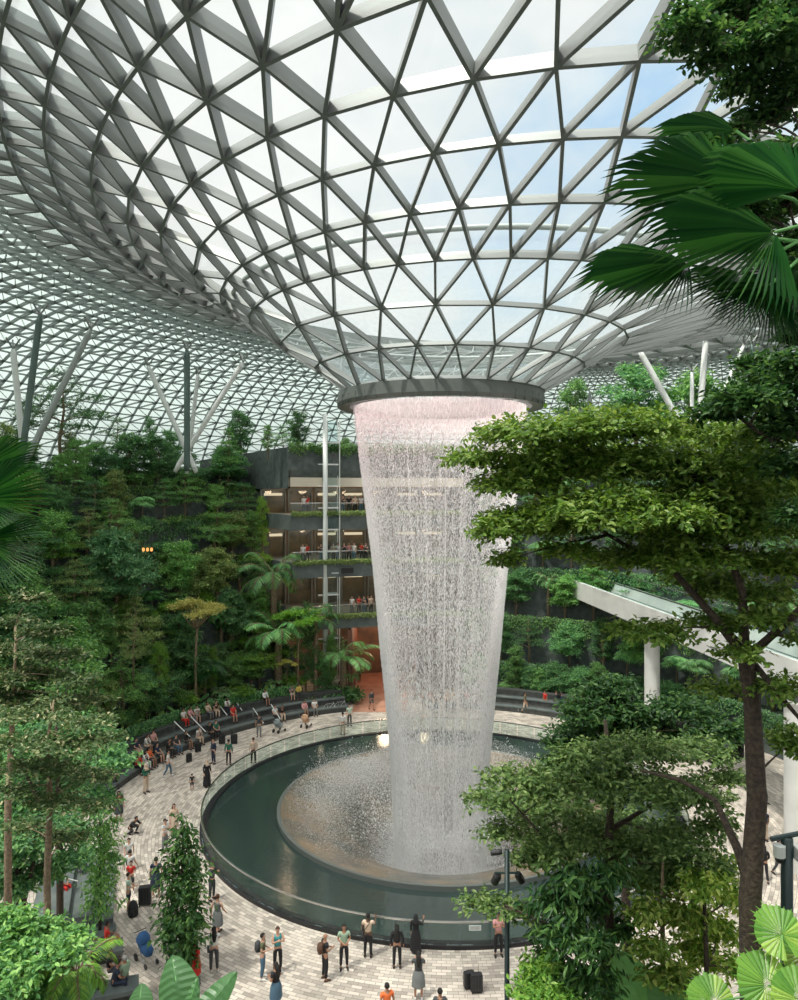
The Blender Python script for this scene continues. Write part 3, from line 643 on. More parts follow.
build(MB().box((.2, -.7, .2), (1.3, -.68, tz-.6)), 'glass_wall', M['clear'], e)
# ------------------------------------------------------------------ footbridge on the right
b0 = Vector((19.07, 32, 0)); b1 = Vector((14.1, 87, 0)); ax = (b1-b0).normalized(); nx = Vector((ax.y, -ax.x, 0)); Lb = (b1-b0).length
ang = math.atan2(ax.y, ax.x)
e = empty('footbridge', b0-ax*14+Vector((0, 0, 8.5)), ang, label='long white bridge with glass sides crossing behind the right-hand trees', cat='bridge')
Lb += 14
build(MB().add([(0,0,0),(Lb,0,0),(Lb,0,1.55),(0,0,1.55),(0,-.3,1.55),(Lb,-.3,1.55),(0,-2.6,-.3),(Lb,-2.6,-.3),(0,-3.2,1.55),(Lb,-3.2,1.55)], [(0,1,2,3),(3,2,5,4),(0,6,7,1),(6,8,9,7),(0,3,4,6),(4,8,6)]), 'girder', M['offw'], e)
build(MB().box((0, -3.1, .5), (Lb, -.3, .7)), 'deck', M['slab'], e)
for yy in (-.15, -3.05):
    build(MB().box((0, yy-.012, 1.55), (Lb, yy+.012, 2.4)), 'glass_side', M['rail'], e)
    build(MB().box((0, yy-.04, 2.4), (Lb, yy+.04, 2.48)), 'handrail', M['chrome'], e)
for k, yy in enumerate((-1.0, -2.2)):
    build(MB().box((0, yy-.06, .7), (Lb, yy+.06, .85)), 'guide_rail', M['steel'], e)
for (px, py, d, r, lab) in ((652, 0, 53.8, .54, 'round white column under the middle of the bridge'), (807, 0, 35.5, 1.0, 'round white column at the right edge under the bridge')):
    x_ = (px-XC)/F*d
    e = empty('bridge_column', (x_, d, 0), label=lab, cat='column')
    build(MB().lathe([(r, 0), (r, 8.1)], 24), 'shaft', M['offw'], e, smooth=True); build(MB().lathe([(r, 7.8), (r+.2, 8.05), (r+.2, 8.15)], 24), 'capital', M['offw'], e)
# ------------------------------------------------------------------ roof columns
def rcol(x0, y0, x1, y1, d, wpx, mat, lab, d2=None):
    a = atd(x0, y0, d); b = atd(x1, y1, d2 or d); r = wpx/F*d/2
    dirn = (a-b).normalized(); b = b-dirn*max(0, (b.z-19.8)/dirn.z) if b.z > 19.8 and dirn.z > .2 else b
    e = empty('roof_column', b, label=lab, cat='column')
    build(MB().tube([Vector((0,0,-.1)), (a-b)*.05, (a-b)*.95, a-b], [r*.8, r, r, r*.6], 14), 'shaft', mat, e, smooth=True)
    build(MB().tube([(a-b), (a-b)*1.012], [r*.4, r*.4], 10), 'pin', M['steel'], e)
    for k in range(3):
        t = 2*PI*k/3; build(MB().tube([(a-b)*1.0, (a-b)+Vector((.5*math.cos(t), .5*math.sin(t), .7))], .06, 5), 'bracket', M['steel'], e)
rcol(40, 315, 26, 425, 46, 6.5, M['greencol'], 'dark green leaning roof column on the far left')
rcol(187, 350, 187, 440, 58, 6, M['greencol'], 'dark green upright roof column above the left trees')
rcol(13, 349, 21, 430, 50, 6, M['white'], 'pale thin roof column left of the dark leaning one')
rcol(91, 329, 52, 408, 50, 6, M['steelf'], 'pale roof column leaning right beside the dark leaning one')
rcol(148, 366, 175, 425, 62, 5, M['white'], 'pale roof column leaning left beside the upright dark one')
rcol(243, 362, 203, 426, 60, 5, M['white'], 'pale roof column leaning right beside the upright dark one')
rcol(198, 374, 191, 436, 66, 4, M['white'], 'thin pale roof column just behind the upright dark one')
rcol(639, 350, 667, 400, 58, 6, M['white'], 'pale roof column leaning left, seen right of the funnel')
rcol(706, 338, 701, 400, 54, 6, M['white'], 'pale upright roof column on the right')
rcol(752, 343, 752, 385, 54, 3, M['greencol'], 'thin dark roof column near the right edge')
rcol(692, 372, 692, 400, 62, 4, M['white'], 'short pale roof column left of the upright one on the right')
rcol(744, 345, 722, 395, 60, 4, M['white'], 'pale roof column leaning right near the right edge')
# front terraces below and around the viewpoint
struct(build(MB().box((-34, 4.5, 7.6), (34, 12.9, 8.0)), 'floor', M['soil'])); struct(build(MB().box((-34, 12.7, 0), (34, 12.95, 8.0)), 'wall_front', M['stone']))
struct(build(MB().box((-34, -12, 16.0), (34, 1.2, 16.4)), 'floor', M['slab'])); struct(build(MB().box((-34, 1.0, 8), (34, 1.25, 16.4)), 'wall_front', M['stone']))
# right-hand hillside
HR2 = [(24.6, 0, 2.6), (26.6, 2.6, 6.4), (28.8, 6.4, 10.6), (31.0, 10.6, 15.0), (33.4, 15.0, 19.8)]
for i, (r0, za, zb) in enumerate(HR2):
    r1 = HR2[i+1][0]+.3 if i+1 < len(HR2) else 60
    arc('wall_right', r0, r1, za, zb, AZ(8.2), AZ(100), M['soil'], M['stone'])
def end2(a):
    mb = MB()
    for i, (r0, za, zb) in enumerate(HR2):
        r1 = HR2[i+1][0] if i+1 < len(HR2) else 60
        p = lambda r, z, da: (CX+r*math.sin(a+da), CY+r*math.cos(a+da), z)
        mb.add([p(r0, 0, 0), p(r1, 0, 0), p(r1, zb, 0), p(r0, zb, 0), p(r0, 0, -.01), p(r1, 0, -.01), p(r1, zb, -.01), p(r0, zb, -.01)], [(0,1,2,3),(7,6,5,4),(0,3,7,4),(3,2,6,7)])
    return struct(build(mb, 'wall_back', M['stone']))
end2(AZ(8.15))
# grey petal screens on the roof garden
e = empty('petal_screen', atd(596, 440, 69), label='group of grey upright petal-shaped panels right of the funnel', cat='sculpture'); e.location.z = 19.8
for dx, h_, w_, lean in ((-1.6, 6.2, .9, .1), (-.5, 7.6, .8, -.05), (.6, 6.4, .9, .05), (1.5, 5.2, .8, .15)):
    mb = MB(); n = 14
    for sd in (-.06, .06):
        for i in range(n+1):
            t = i/n; hw = w_*.5*math.sin(PI*min(1, .12+.88*t))**.6 if t < 1 else .02
            mb.v += [(dx-hw+lean*t*2, sd, .2+h_*t), (dx+hw+lean*t*2, sd, .2+h_*t)]
    o2 = 2*(n+1)
    for i in range(n):
        a = 2*i; mb.f += [(a, a+1, a+3, a+2), (o2+a, o2+a+2, o2+a+3, o2+a+1), (a, a+2, o2+a+2, o2+a), (a+1, o2+a+1, o2+a+3, a+3)]
    build(mb, 'panel', M['slab'], e); build(MB().tube([(dx, 0, -.1), (dx, 0, 1.2)], .08, 8), 'stem', M['steel'], e)
# ------------------------------------------------------------------ plants
def nrm(a): return a/(np.linalg.norm(a, axis=-1, keepdims=True)+1e-9)
def leaf_arrays(P, D, N, L, W, fine=False):
    """folded leaf blades: base P, direction D, face normal N, length L, width W"""
    D = nrm(D); S = nrm(np.cross(D, N)); N = nrm(np.cross(S, D)); L = np.asarray(L)[:, None]; W = np.asarray(W)[:, None]
    if fine:
        V = np.stack([P, P+D*L*.3+S*W*.42+N*L*.06, P+D*L*.65+S*W*.42+N*L*.05, P+D*L-N*L*.08, P+D*L*.65-S*W*.42+N*L*.05, P+D*L*.3-S*W*.42+N*L*.06], 1)
        n = len(P); b = np.arange(n)[:, None, None]*6; q = np.array([[0, 1, 2, 3], [0, 3, 4, 5]])
        return V.reshape(-1, 3), (b+q[None]).reshape(-1, 4)
    V = np.stack([P, P+D*L*.5+S*W*.5+N*L*.07, P+D*L, P+D*L*.5-S*W*.5+N*L*.07], 1)
    n = len(P); return V.reshape(-1, 3), (np.arange(n)[:, None]*4+np.arange(4)[None])
def cloud(blobs, n, L, W, up=.5, droop=.2, fine=False, shell=.55, rg=None):
    """blobs: (cx,cy,cz,rx,ry,rz). Leaves over and inside them, in small sprays"""
    rg = rg or rng
    B = np.array(blobs, float); vol = (B[:, 3]*B[:, 4]*np.maximum(B[:, 5], .3*B[:, 3]))**.67; pr = vol/vol.sum()
    ns = max(1, n//7); idx = rg.choice(len(B), ns, p=pr); b = B[idx]
    d = nrm(rg.normal(size=(ns, 3))); d[:, 2] = np.where(d[:, 2] < -.25, -d[:, 2]*.6, d[:, 2])
    rad = shell+(1-shell)*rg.random(ns)[:, None]**.5; rad = np.where(rg.random((ns, 1)) < .25, rg.random((ns, 1)), rad)
    rad = rad*(.85+.3*rg.random((ns, 1)))
    P0 = b[:, :3]+d*b[:, 3:6]*rad
    tw = nrm(d*np.array([1, 1, .35])+rg.normal(size=(ns, 3))*.45)
    P = np.repeat(P0, 7, 0); k = np.tile(np.arange(7), ns); TW = np.repeat(tw, 7, 0); m = len(P)
    P = P+TW*(k[:, None]-3)*L*.42+rg.normal(size=(m, 3))*L*.18
    side = nrm(np.cross(TW, np.array([0, 0, 1.])+.3*rg.normal(size=(m, 3))))*np.where(k % 2 == 0, 1, -1)[:, None]
    D = nrm(TW*.6+side*.8+rg.normal(size=(m, 3))*.3-np.array([0, 0, droop]))
    N = nrm(np.array([0, 0, 1.])*up+rg.normal(size=(m, 3))*.4+np.repeat(d, 7, 0)*.3)
    s = .7+.6*rg.random(m); return leaf_arrays(P, D, N, L*s, W*s, fine)
def join(parts):
    V = []; Fc = []; o = 0
    for v, f in parts: V.append(v); Fc.append(f+o); o += len(v)
    return np.concatenate(V), np.concatenate(Fc)
def limb(mb, a, b, r0, r1, n=6, sag=.12, seg=5):
    a = Vector(a); b = Vector(b); L_ = (b-a).length; pts = []
    w1 = Vector((random.uniform(-1, 1), random.uniform(-1, 1), random.uniform(-.3, .3)))*L_*.05
    for i in range(seg+1):
        t = i/seg; p = a.lerp(b, t)+Vector((0, 0, 1))*(-math.sin(PI*t)*L_*sag)+w1*math.sin(PI*t*1.6); pts.append(p)
    mb.tube(pts, [r0+(r1-r0)*i/seg for i in range(seg+1)], n)
PROTO = {}
def proto_tree(key, trunk_mb, leaves, nm='tree'):
    PROTO[key] = (nm, trunk_mb.mesh('trunk', True) if trunk_mb else None, mesh_np('foliage', *leaves))
# heights are normalised to 1 unit = 1 m on a tree of the given height
def mk_layered(key, H, R, tiers, n, L, W, seed, flat=.13):
    random.seed(seed); tr = MB(); tr.tube([(0, 0, -.3), (.03*H, 0, H*.3), (-.01*H, .02*H, H*.62), (0, 0, H*.95)], [.022*H, .017*H, .012*H, .004*H], 8)
    bl = []
    for t in range(tiers):
        f = t/(tiers-1) if tiers > 1 else 1; z = H*(.42+.55*f); rr = R*(1-.62*f**1.3)*(.8+.4*random.random())
        nb = random.randint(3, 5); a0 = random.random()*7
        for k in range(nb):
            a = a0+2*PI*k/nb+random.uniform(-.3, .3); q = rr*random.uniform(.45, .85)
            c = (q*math.cos(a), q*math.sin(a), z+random.uniform(-.03, .05)*H)
            bl.append((*c, rr*.5, rr*.5, rr*flat*2.2*.5+.05)); limb(tr, (0, 0, z-.05*H), c, .007*H, .002*H, 5, -.05)
    bl.append((0, 0, H, R*.28, R*.28, R*.12)); proto_tree(key, tr, cloud(bl, n, L, W, up=1.2, droop=.1))
def mk_round(key, H, R, nb, n, L, W, seed, base=.35, vz=.8, up=.6, droop=.25):
    random.seed(seed); tr = MB(); tr.tube([(0, 0, -.3), (.02*H, .01*H, H*.3), (-.02*H, 0, H*.6), (0, 0, H*.85)], [.024*H, .018*H, .012*H, .004*H], 8)
    bl = []
    for k in range(nb):
        a = k*2.4+random.random(); f = (k+.5)/nb; z = H*(base+(1-base)*f*.92); q = R*math.sin(PI*min(1, .18+.75*f))*random.uniform(.35, .8)
        c = (q*math.cos(a), q*math.sin(a), z); rb = R*random.uniform(.30, .45); bl.append((*c, rb, rb, rb*vz)); limb(tr, (0, 0, max(.2*H, z-.18*H)), c, .008*H, .002*H, 5, -.04)
    proto_tree(key, tr, cloud(bl, n, L, W, up=up, droop=droop))
def mk_cone(key, H, R, n, L, W, seed, droop=.7):
    random.seed(seed); tr = MB(); tr.tube([(0, 0, -.3), (.01*H, 0, H*.5), (0, 0, H*.98)], [.014*H, .010*H, .003*H], 8); bl = []
    for t in range(16):
        f = t/15; z = H*(.14+.84*f); rr = R*math.sin(PI*min(1, .22+.75*f))**.8*(.65+.6*random.random())
        for k in range(4):
            a = t*1.3+k*PI/2+random.uniform(-.3, .3); q = rr*.55; bl.append((q*math.cos(a), q*math.sin(a), z, rr*.42, rr*.42, .045*H)); limb(tr, (0, 0, z-.02*H), (q*math.cos(a), q*math.sin(a), z), .003*H, .0015*H, 4)
    proto_tree(key, tr, cloud(bl, n, L, W, up=.5, droop=droop))
def mk_umbrella(key, H, R, n, L, W, seed):
    random.seed(seed); tr = MB(); tr.tube([(0, 0, -.3), (.015*H, 0, H*.4), (0, .01*H, H*.72), (0, 0, H*.9)], [.014*H, .011*H, .009*H, .003*H], 8); bl = []
    for k in range(11):
        a = k*2.4; q = R*(.25+.6*((k % 5)/4)); z = H*(.80+.18*(1-q/R))+random.uniform(-.02, .03)*H
        c = (q*math.cos(a), q*math.sin(a), z); bl.append((*c, R*.30, R*.30, R*.10)); limb(tr, (0, 0, H*.70), c, .007*H, .002*H, 5, .02)
    proto_tree(key, tr, cloud(bl, n, L, W, up=1.3, droop=.05))
def frond(Lf, nl, ll, arch, w=.035, rg=None, dr=.35):
    """feather frond along +x arching up then down; returns leaf arrays"""
    rg = rg or rng
    t = np.linspace(.14, 1, nl); x = Lf*np.sin(t*arch)/arch*1.0; z = Lf*(t*.55-arch*.42*t*t)
    P = np.stack([x, 0*x, z], 1); tg = np.gradient(P, axis=0); out = []
    for s in (-1, 1):
        le = ll*np.sin(np.clip(t*.92+.06, 0, 1)*PI)**.55+.05*ll
        D = nrm(nrm(tg)*.55+np.array([0, s, 0])*.9-np.array([0, 0, dr])+rg.normal(size=(nl, 3))*.05)
        N = np.tile(np.array([[0, -s*.3, 1.]]), (nl, 1)); out.append(leaf_arrays(P, D, N, le, np.full(nl, w)))
    return join(out), P
def rotz(V, a):
    c, s = math.cos(a), math.sin(a); return V@np.array([[c, s, 0], [-s, c, 0], [0, 0, 1]])
def mk_palm(key, H, Lf, nf, nl, ll, arch, seed, w=.05, trunk_r=.12, nm='palm'):
    random.seed(seed); r2 = np.random.default_rng(seed); ps = []; tr = MB()
    tr.tube([(0, 0, -.3), (.05, 0, H*.5), (0, 0, H)], [trunk_r*1.2, trunk_r, trunk_r*.8], 8)
    for k in range(nf):
        (v, f), Pm = frond(Lf*random.uniform(.8, 1.05), nl, ll, arch*random.uniform(.75, 1.15), w, r2)
        tilt = random.uniform(-.35, .45)*.9+(.25 if k % 3 == 0 else 0); ct, st = math.cos(tilt), math.sin(tilt)
        R_ = np.array([[ct, 0, st], [0, 1, 0], [-st, 0, ct]]); a = k*2.399
        v = rotz(v@R_, a)+np.array([0, 0, H]); Pm = rotz(Pm@R_, a)+np.array([0, 0, H]); ps.append((v, f))
        tr.tube([(0, 0, H-.1)]+[tuple(p) for p in Pm[::max(1, nl//6)]], [.03]*1+[.022]*(len(Pm[::max(1, nl//6)])), 4)
    PROTO[key] = (nm, tr.mesh('trunk', True), mesh_np('fronds', *join(ps)))
def fan_leaf(R, nseg, rg, droop=.25, spread=5.2, split=.55):
    """a pleated fan blade in the xy plane, hub at the origin, opening along +x"""
    out = MB()
    for k in range(nseg):
        a = (k/(nseg-1)-.5)*spread; da = spread/nseg*.5; r = R*(1-.22*abs(a)/(spread/2))*(.93+.1*rg.random())
        rs = r*split; up = .02*R; jt = rg.normal()*.008
        def p(rr, aa, z): return (rr*math.cos(aa), rr*math.sin(aa), z-droop*rr*rr/R)
        out.add([p(.02, a, 0), p(rs, a-da, -up*.8), p(rs, a, up), p(rs, a+da, -up*.8), p(r*.84, a-da*.26+jt, -.03*R), p(r*.84, a+jt, up*.3), p(r*.84, a+da*.26+jt, -.03*R), p(r, a+jt*1.6, -.09*R)],
                [(0, 1, 2), (0, 2, 3), (1, 4, 5, 2), (2, 5, 6, 3), (4, 7, 5), (5, 7, 6)])
    return out
def mk_fanpalm(key, H, R, nf, seed):
    r2 = np.random.default_rng(seed); random.seed(seed); lv = MB(); tr = MB(); tr.tube([(0, 0, -.3), (0, 0, H)], [.09, .07], 8)
    for k in range(nf):
        fl_ = fan_leaf(R, 22, r2); a = k*2.4; el = random.uniform(.1, 1.2); pl = R*random.uniform(.7, 1.1)
        Mx = Matrix.Rotation(a, 4, 'Z')@Matrix.Rotation(-el, 4, 'Y')@Matrix.Translation((pl, 0, 0))@Matrix.Rotation(el*.9+.3, 4, 'Y')
        lv.add([Vector((0, 0, H))+Mx@Vector(v) for v in fl_.v], fl_.f); tr.tube([(0, 0, H), Vector((0, 0, H))+Mx@Vector((0, 0, 0))], .015, 5)
    PROTO[key] = ('fan_palm', tr.mesh('trunk', True), lv.mesh('fronds'))
def mk_shrub(key, R, H, n, L, W, seed, nb=7, up=.5):
    random.seed(seed); tr = MB(); bl = []
    for k in range(nb):
        a = k*2.4; q = R*.5*math.sqrt((k+.3)/nb); c = (q*math.cos(a), q*math.sin(a), H*random.uniform(.35, .75)); bl.append((*c, R*.42, R*.42, H*.32)); limb(tr, (0, 0, -.1), c, .02, .006, 4)
    PROTO[key] = ('shrub', tr.mesh('stem', True), mesh_np('foliage', *cloud(bl, n, L, W, up=up)))
def mk_bigleaf(key, nl, Lf, H, seed, aspect=.62):
    """elephant ear: heart-shaped ribbed blades on long stalks"""
    random.seed(seed); lv = MB(); st = MB()
    for k in range(nl):
        a = k*2.4+random.random()*.5; el = random.uniform(.7, 1.35); hh = H*random.uniform(.6, 1); Lk = Lf*random.uniform(.75, 1.05)
        base = Vector((math.cos(a)*hh*math.cos(el), math.sin(a)*hh*math.cos(el), hh*math.sin(el)))
        Mx = Matrix.Translation(base)@Matrix.Rotation(a, 4, 'Z')@Matrix.Rotation(random.uniform(.15, .85), 4, 'Y'); nn = 12; vs = []; fs = []
        for i in range(nn+1):
            t = i/nn; wd = Lk*aspect*.5*math.sin(PI*min(1, t**.7))**.6*(1-.15*t) if 0 < t < 1 else 0
            x = Lk*(t-.12); z0 = -.18*Lk*t*t
            for j in (-2, -1, 0, 1, 2):
                s = j/2; vs.append(Mx@Vector((x-abs(s)*Lk*.10*(1-t)+abs(s)*.06*Lk, wd*s, z0-abs(s)*wd*.16+(.018*Lk if (i+abs(j)) % 2 == 0 else -.006*Lk)*(1 if j else 0))))
        for i in range(nn):
            for j in range(4): q = i*5+j; fs.append((q, q+1, q+6, q+5))
        lv.add(vs, fs); st.tube([(0, 0, -.1), base*.5+Vector((0, 0, .06*H)), base+(Mx.to_3x3()@Vector((0, 0, -.01)))], [.03, .022, .015], 5)
    PROTO[key] = ('elephant_ear', st.mesh('stalks', True), lv.mesh('leaf_blades', True))
def plant(key, loc, mat, s=1, rz=None, label=None, cat=None, group=None, name=None, bark='bark', sz=None):
    nm, tm, fm = PROTO[key]; nm = name or nm
    e = empty(nm, loc, random.uniform(0, 6.28) if rz is None else rz, (s, s, sz or s), label, cat, group)
    for pn, me, mt in ((tm.name.split('.')[0] if tm else '', tm, M[bark]), (fm.name.split('.')[0], fm, mat)):
        if me is None: continue
        if len(me.materials) == 0: me.materials.append(mt)
        o = bpy.data.objects.new(pn, me); col.objects.link(o); o.parent = e
        o.material_slots[0].link = 'OBJECT'; o.material_slots[0].material = mt
    return e
mk_layered('lay1', 7, 3.0, 5, 7000, .17, .075, 1); mk_layered('lay2', 8, 2.6, 6, 7000, .16, .07, 2); mk_layered('lay3', 6, 3.2, 4, 6500, .17, .07, 3)
mk_round('rnd1', 7, 2.4, 16, 8000, .22, .10, 4); mk_round('rnd2', 6, 2.6, 14, 7500, .26, .12, 5, vz=.7); mk_round('rnd3', 8, 2.0, 18, 8000, .20, .09, 6, base=.25)
mk_cone('cone1', 6, 1.15, 2300, .26, .10, 7); mk_cone('cone2', 6, 1.1, 3600, .26, .10, 8)
mk_umbrella('umb1', 7, 2.0, 5500, .13, .06, 9); mk_umbrella('umb2', 6, 2.0, 6000, .15, .07, 10)
mk_palm('palm1', 2.6, 2.9, 15, 34, .62, 1.5, 11, w=.06, trunk_r=.2); mk_palm('palm2', 3.4, 2.3, 14, 30, .5, 1.6, 12, w=.05)
mk_palm('fern', .6, 1.3, 12, 22, .3, 1.5, 13, w=.05, trunk_r=.06, nm='fern'); mk_fanpalm('fanp', 1.8, .85, 14, 14)
mk_shrub('shr1', 1.1, 1.2, 1800, .17, .08, 15); mk_shrub('shr2', 1.3, .9, 1800, .24, .11, 16); mk_shrub('shr3', .9, 1.6, 1500, .15, .06, 17)
mk_bigleaf('ear1', 7, 1.0, 1.2, 18); mk_bigleaf('ear2', 5, .8, .9, 19)
def pol(a, r, z): return Vector((CX+r*math.sin(AZ(a)), CY+r*math.cos(AZ(a)), z))
# --- named trees, placed where the photograph shows them: px of trunk, py of top, terrace radius
def ground_on(px, r, z, side=-1):
    """point on the view ray column px that lies at radius r of the far side, height z"""
    k = (px-XC)/F; A = k*k+1; B = -2*(k*CX+CY); C_ = CX*CX+CY*CY-r*r; D = B*B-4*A*C_
    y = (-B+math.sqrt(max(D, 0)))/(2*A); return Vector((k*y, y, z))
HT = {'lay1': 7.2, 'lay2': 8.2, 'lay3': 6.3, 'rnd1': 7.2, 'rnd2': 6.2, 'rnd3': 8.2, 'cone1': 6, 'cone2': 6, 'umb1': 7, 'umb2': 6, 'palm1': 3.9, 'palm2': 4.4, 'fanp': 2.9, 'fern': 1.1}
def by_top(key, px, ytop, terr, mat, label, cat='tree', rad=None, wide=1.0, name=None, bark='bark'):
    r0, za, zb = HILL[terr] if terr >= 0 else (18.9, 0, 0); r = rad or r0+1.2; z = zb
    g = ground_on(px, r, z); top = EYE-(ytop-YH)/F*g.y; h = top-z; sz = max(.25, h/HT[key]); s = min(sz*wide, 1.6)
    return plant(key, g, mat, s, sz=sz, label=label, cat=cat, name=name, bark=bark)
T_ = [('umb1', 196, 595, 0, 'yellow', 'slender tree with a flat yellow-green crown rising from the left seating', 22.6, 1.05),
 ('umb2', 298, 608, 0, 'flat', 'bright green flat-crowned tree on bare trunk at the end of the seating', 22.4, 1.15),
 ('lay2', 134, 618, 1, 'olive', 'slim tree with patchy yellow leaves and bare trunk left of the flat-crowned tree', 22.6, .65),
 ('lay1', 62, 370, 6, 'dark', 'wide dark tree crown standing out against the glass on the upper left', 37, .95),
 ('lay1', 118, 418, 6, 'mid', 'low spreading tree on the top terrace between two roof columns', 37.5, .8),
 ('rnd3', 150, 415, 6, 'dark', 'narrow dark tree on the top terrace left of the upright dark column', 38, .6),
 ('rnd1', 240, 410, 6, 'dark', 'bushy dark tree on the top terrace right of the upright dark column', 40, .8),
 ('lay2', 228, 428, 5, 'mid', 'mid green layered tree just under the top terrace edge', 34.3, .7),
 ('rnd3', 262, 495, 3, 'bright', 'bright green narrow tree to the left of the shop balconies', 30, .5),
 ('lay3', 218, 500, 3, 'mid', 'broad layered tree with pale tips in the middle of the hillside', 30, .95),
 ('lay1', 110, 500, 3, 'mid', 'broad layered tree in the upper middle of the left hillside', 30, 1.0),
 ('lay2', 40, 470, 4, 'dark', 'dark layered tree near the left edge below the top terrace', 32, .9),
 ('rnd2', 115, 530, 2, 'blue', 'rounded blue-green tree in the middle of the left hillside', 27.6, .9),
 ('lay1', 75, 560, 2, 'olive', 'olive layered tree with yellow tips on the left hillside', 27.8, .85),
 ('rnd1', 180, 540, 2, 'mid', 'leafy tree in the middle of the hillside above the yellow crown', 27.8, .9),
 ('lay1', 135, 598, 1, 'olive', 'layered tree with yellow-brown tips behind the seating', 25.4, .8),
 ('rnd1', 90, 600, 1, 'mid', 'dense green tree behind the bare-trunked slim tree', 25.6, 1.0),
 ('rnd2', 232, 590, 1, 'dark', 'dark rounded tree right of the yellow flat crown', 25.4, .8),
 ('rnd3', 160, 640, 0, 'bright', 'hanging light green foliage tree above the left seating', 23.2, .6),
 ('rnd3', 212, 645, 0, 'bright', 'light green drooping tree right of the yellow crown trunk', 23.2, .5),
 ('rnd2', 60, 640, 0, 'mid', 'big leafy tree at the left where the seating ends', 23.4, 1.1),
 ('rnd1', 20, 600, 1, 'dark', 'tall dark tree at the left edge above the near crown', 25.5, 1.1)]
for key, px, yt, te, mt, lab, rad, wd in T_: by_top(key, px, yt, te, M[mt], lab, 'tree', rad, wd, name='tree')
P_ = [('palm1', 274, 546, 1, 'palm', 'large feathery palm with arching pale fronds left of the balconies', 25.6),
 ('palm1', 279, 606, 0, 'palm', 'feathery palm partly behind the bright green flat crown', 23.6),
 ('fanp', 205, 650, 0, 'fan', 'fan palm in the planting behind the left seating', 23.6),
 ('fanp', 190, 655, 0, 'fan', 'dark fan palm just left of the yellow crown trunk', 24.0)]
for key, px, yt, te, mt, lab, rad in P_: by_top(key, px, yt, te, M[mt], lab, 'palm', rad)
# --- the mass of the hillside: many trees that nothing tells apart
keys = ['lay1', 'lay2', 'lay3', 'rnd1', 'rnd2', 'rnd3', 'rnd2', 'rnd3', 'fanp', 'palm2']; mats = ['dark', 'dark', 'mid', 'mid', 'blue', 'olive', 'bright', 'mid', 'olive']
random.seed(21)
for te in range(7):
    r0, za, zb = HILL[te]; n = [19, 18, 17, 17, 16, 17, 34][te]
    for k in range(n):
        a = -100+70.5*(k+random.uniform(.2, .8))/n; r = r0+random.uniform(.8, 1.9)+(random.uniform(0, 7) if te == 6 else 0)
        pass
        key = random.choice(keys); h = random.uniform(3.0, 5.6) if te < 6 else random.uniform(1.8, 4.6)
        if te == 6 and key in ('fanp', 'palm2'): key = 'rnd1'
        g_ = pol(a, r, 0); px_ = XC+F*g_.x/g_.y
        if te <= 1 and (124 < px_ < 144 or 186 < px_ < 206 or px_ > 262) and g_.y > 40: h = .42*h
        if te in (2, 3) and px_ > 255: h = .5*h
        if te == 6 and a > -40: h = .7*h
        s = h/HT[key]
        if key in ('fanp', 'palm2'): s = random.uniform(.8, 1.1)*(h/4.3 if h < 2.6 else 1)
        w_ = s*random.uniform(.85, 1.15)
        mt = random.choice(mats) if key not in ('fanp', 'palm2') else random.choice(['fan', 'palm'])
        is_p = key in ('fanp', 'palm2')
        lv = ['lowest terrace behind the seating', 'second terrace', 'third terrace', 'middle terrace', 'upper terrace', 'terrace below the top', 'top terrace under the glass'][te]
        plant(key, pol(a, r, zb-.05), M[mt], w_, sz=s, name='palm' if is_p else 'tree', label=('slender-fronded palm' if is_p else 'leafy green tree')+' in the dense planting of the left hillside, '+lv, cat='palm' if is_p else 'tree', group=('palms' if is_p else 'trees')+' on the left hillside, '+lv)
random.seed(5)
for te in range(7):
    r0, za, zb = HILL[te]; n = [26, 30, 30, 30, 30, 30, 34][te]
    for k in range(n):
        a = -100+70.5*(k+random.random())/n; key = random.choice(['shr1', 'shr2', 'shr3', 'fern', 'ear2', 'shr1'])
        s = random.uniform(.7, 1.25); mt = random.choice(['dark', 'mid', 'cover', 'bright', 'blue']) if key != 'fern' else 'palm'
        lv = ['lowest', 'second', 'third', 'middle', 'upper', 'fifth', 'top'][te]
        lv = ['the lowest terrace', 'the second terrace', 'the third terrace', 'the middle terrace', 'the upper terrace', 'the terrace below the top', 'the top terrace'][te]
        nm = {'fern': 'fern', 'ear2': 'elephant_ear'}.get(key, 'shrub'); w_ = {'fern': 'arching fern', 'elephant_ear': 'broad-leaved plant', 'shrub': 'low green shrub'}[nm]
        plant(key, pol(a, r0+random.uniform(.35, 1.1), zb), M[mt], s, name=nm, label=w_+' along the edge of '+lv+' on the left hillside', cat={'fern': 'fern', 'elephant_ear': 'plant', 'shrub': 'shrub'}[nm], group=nm.replace('_', ' ')+'s edging '+lv)
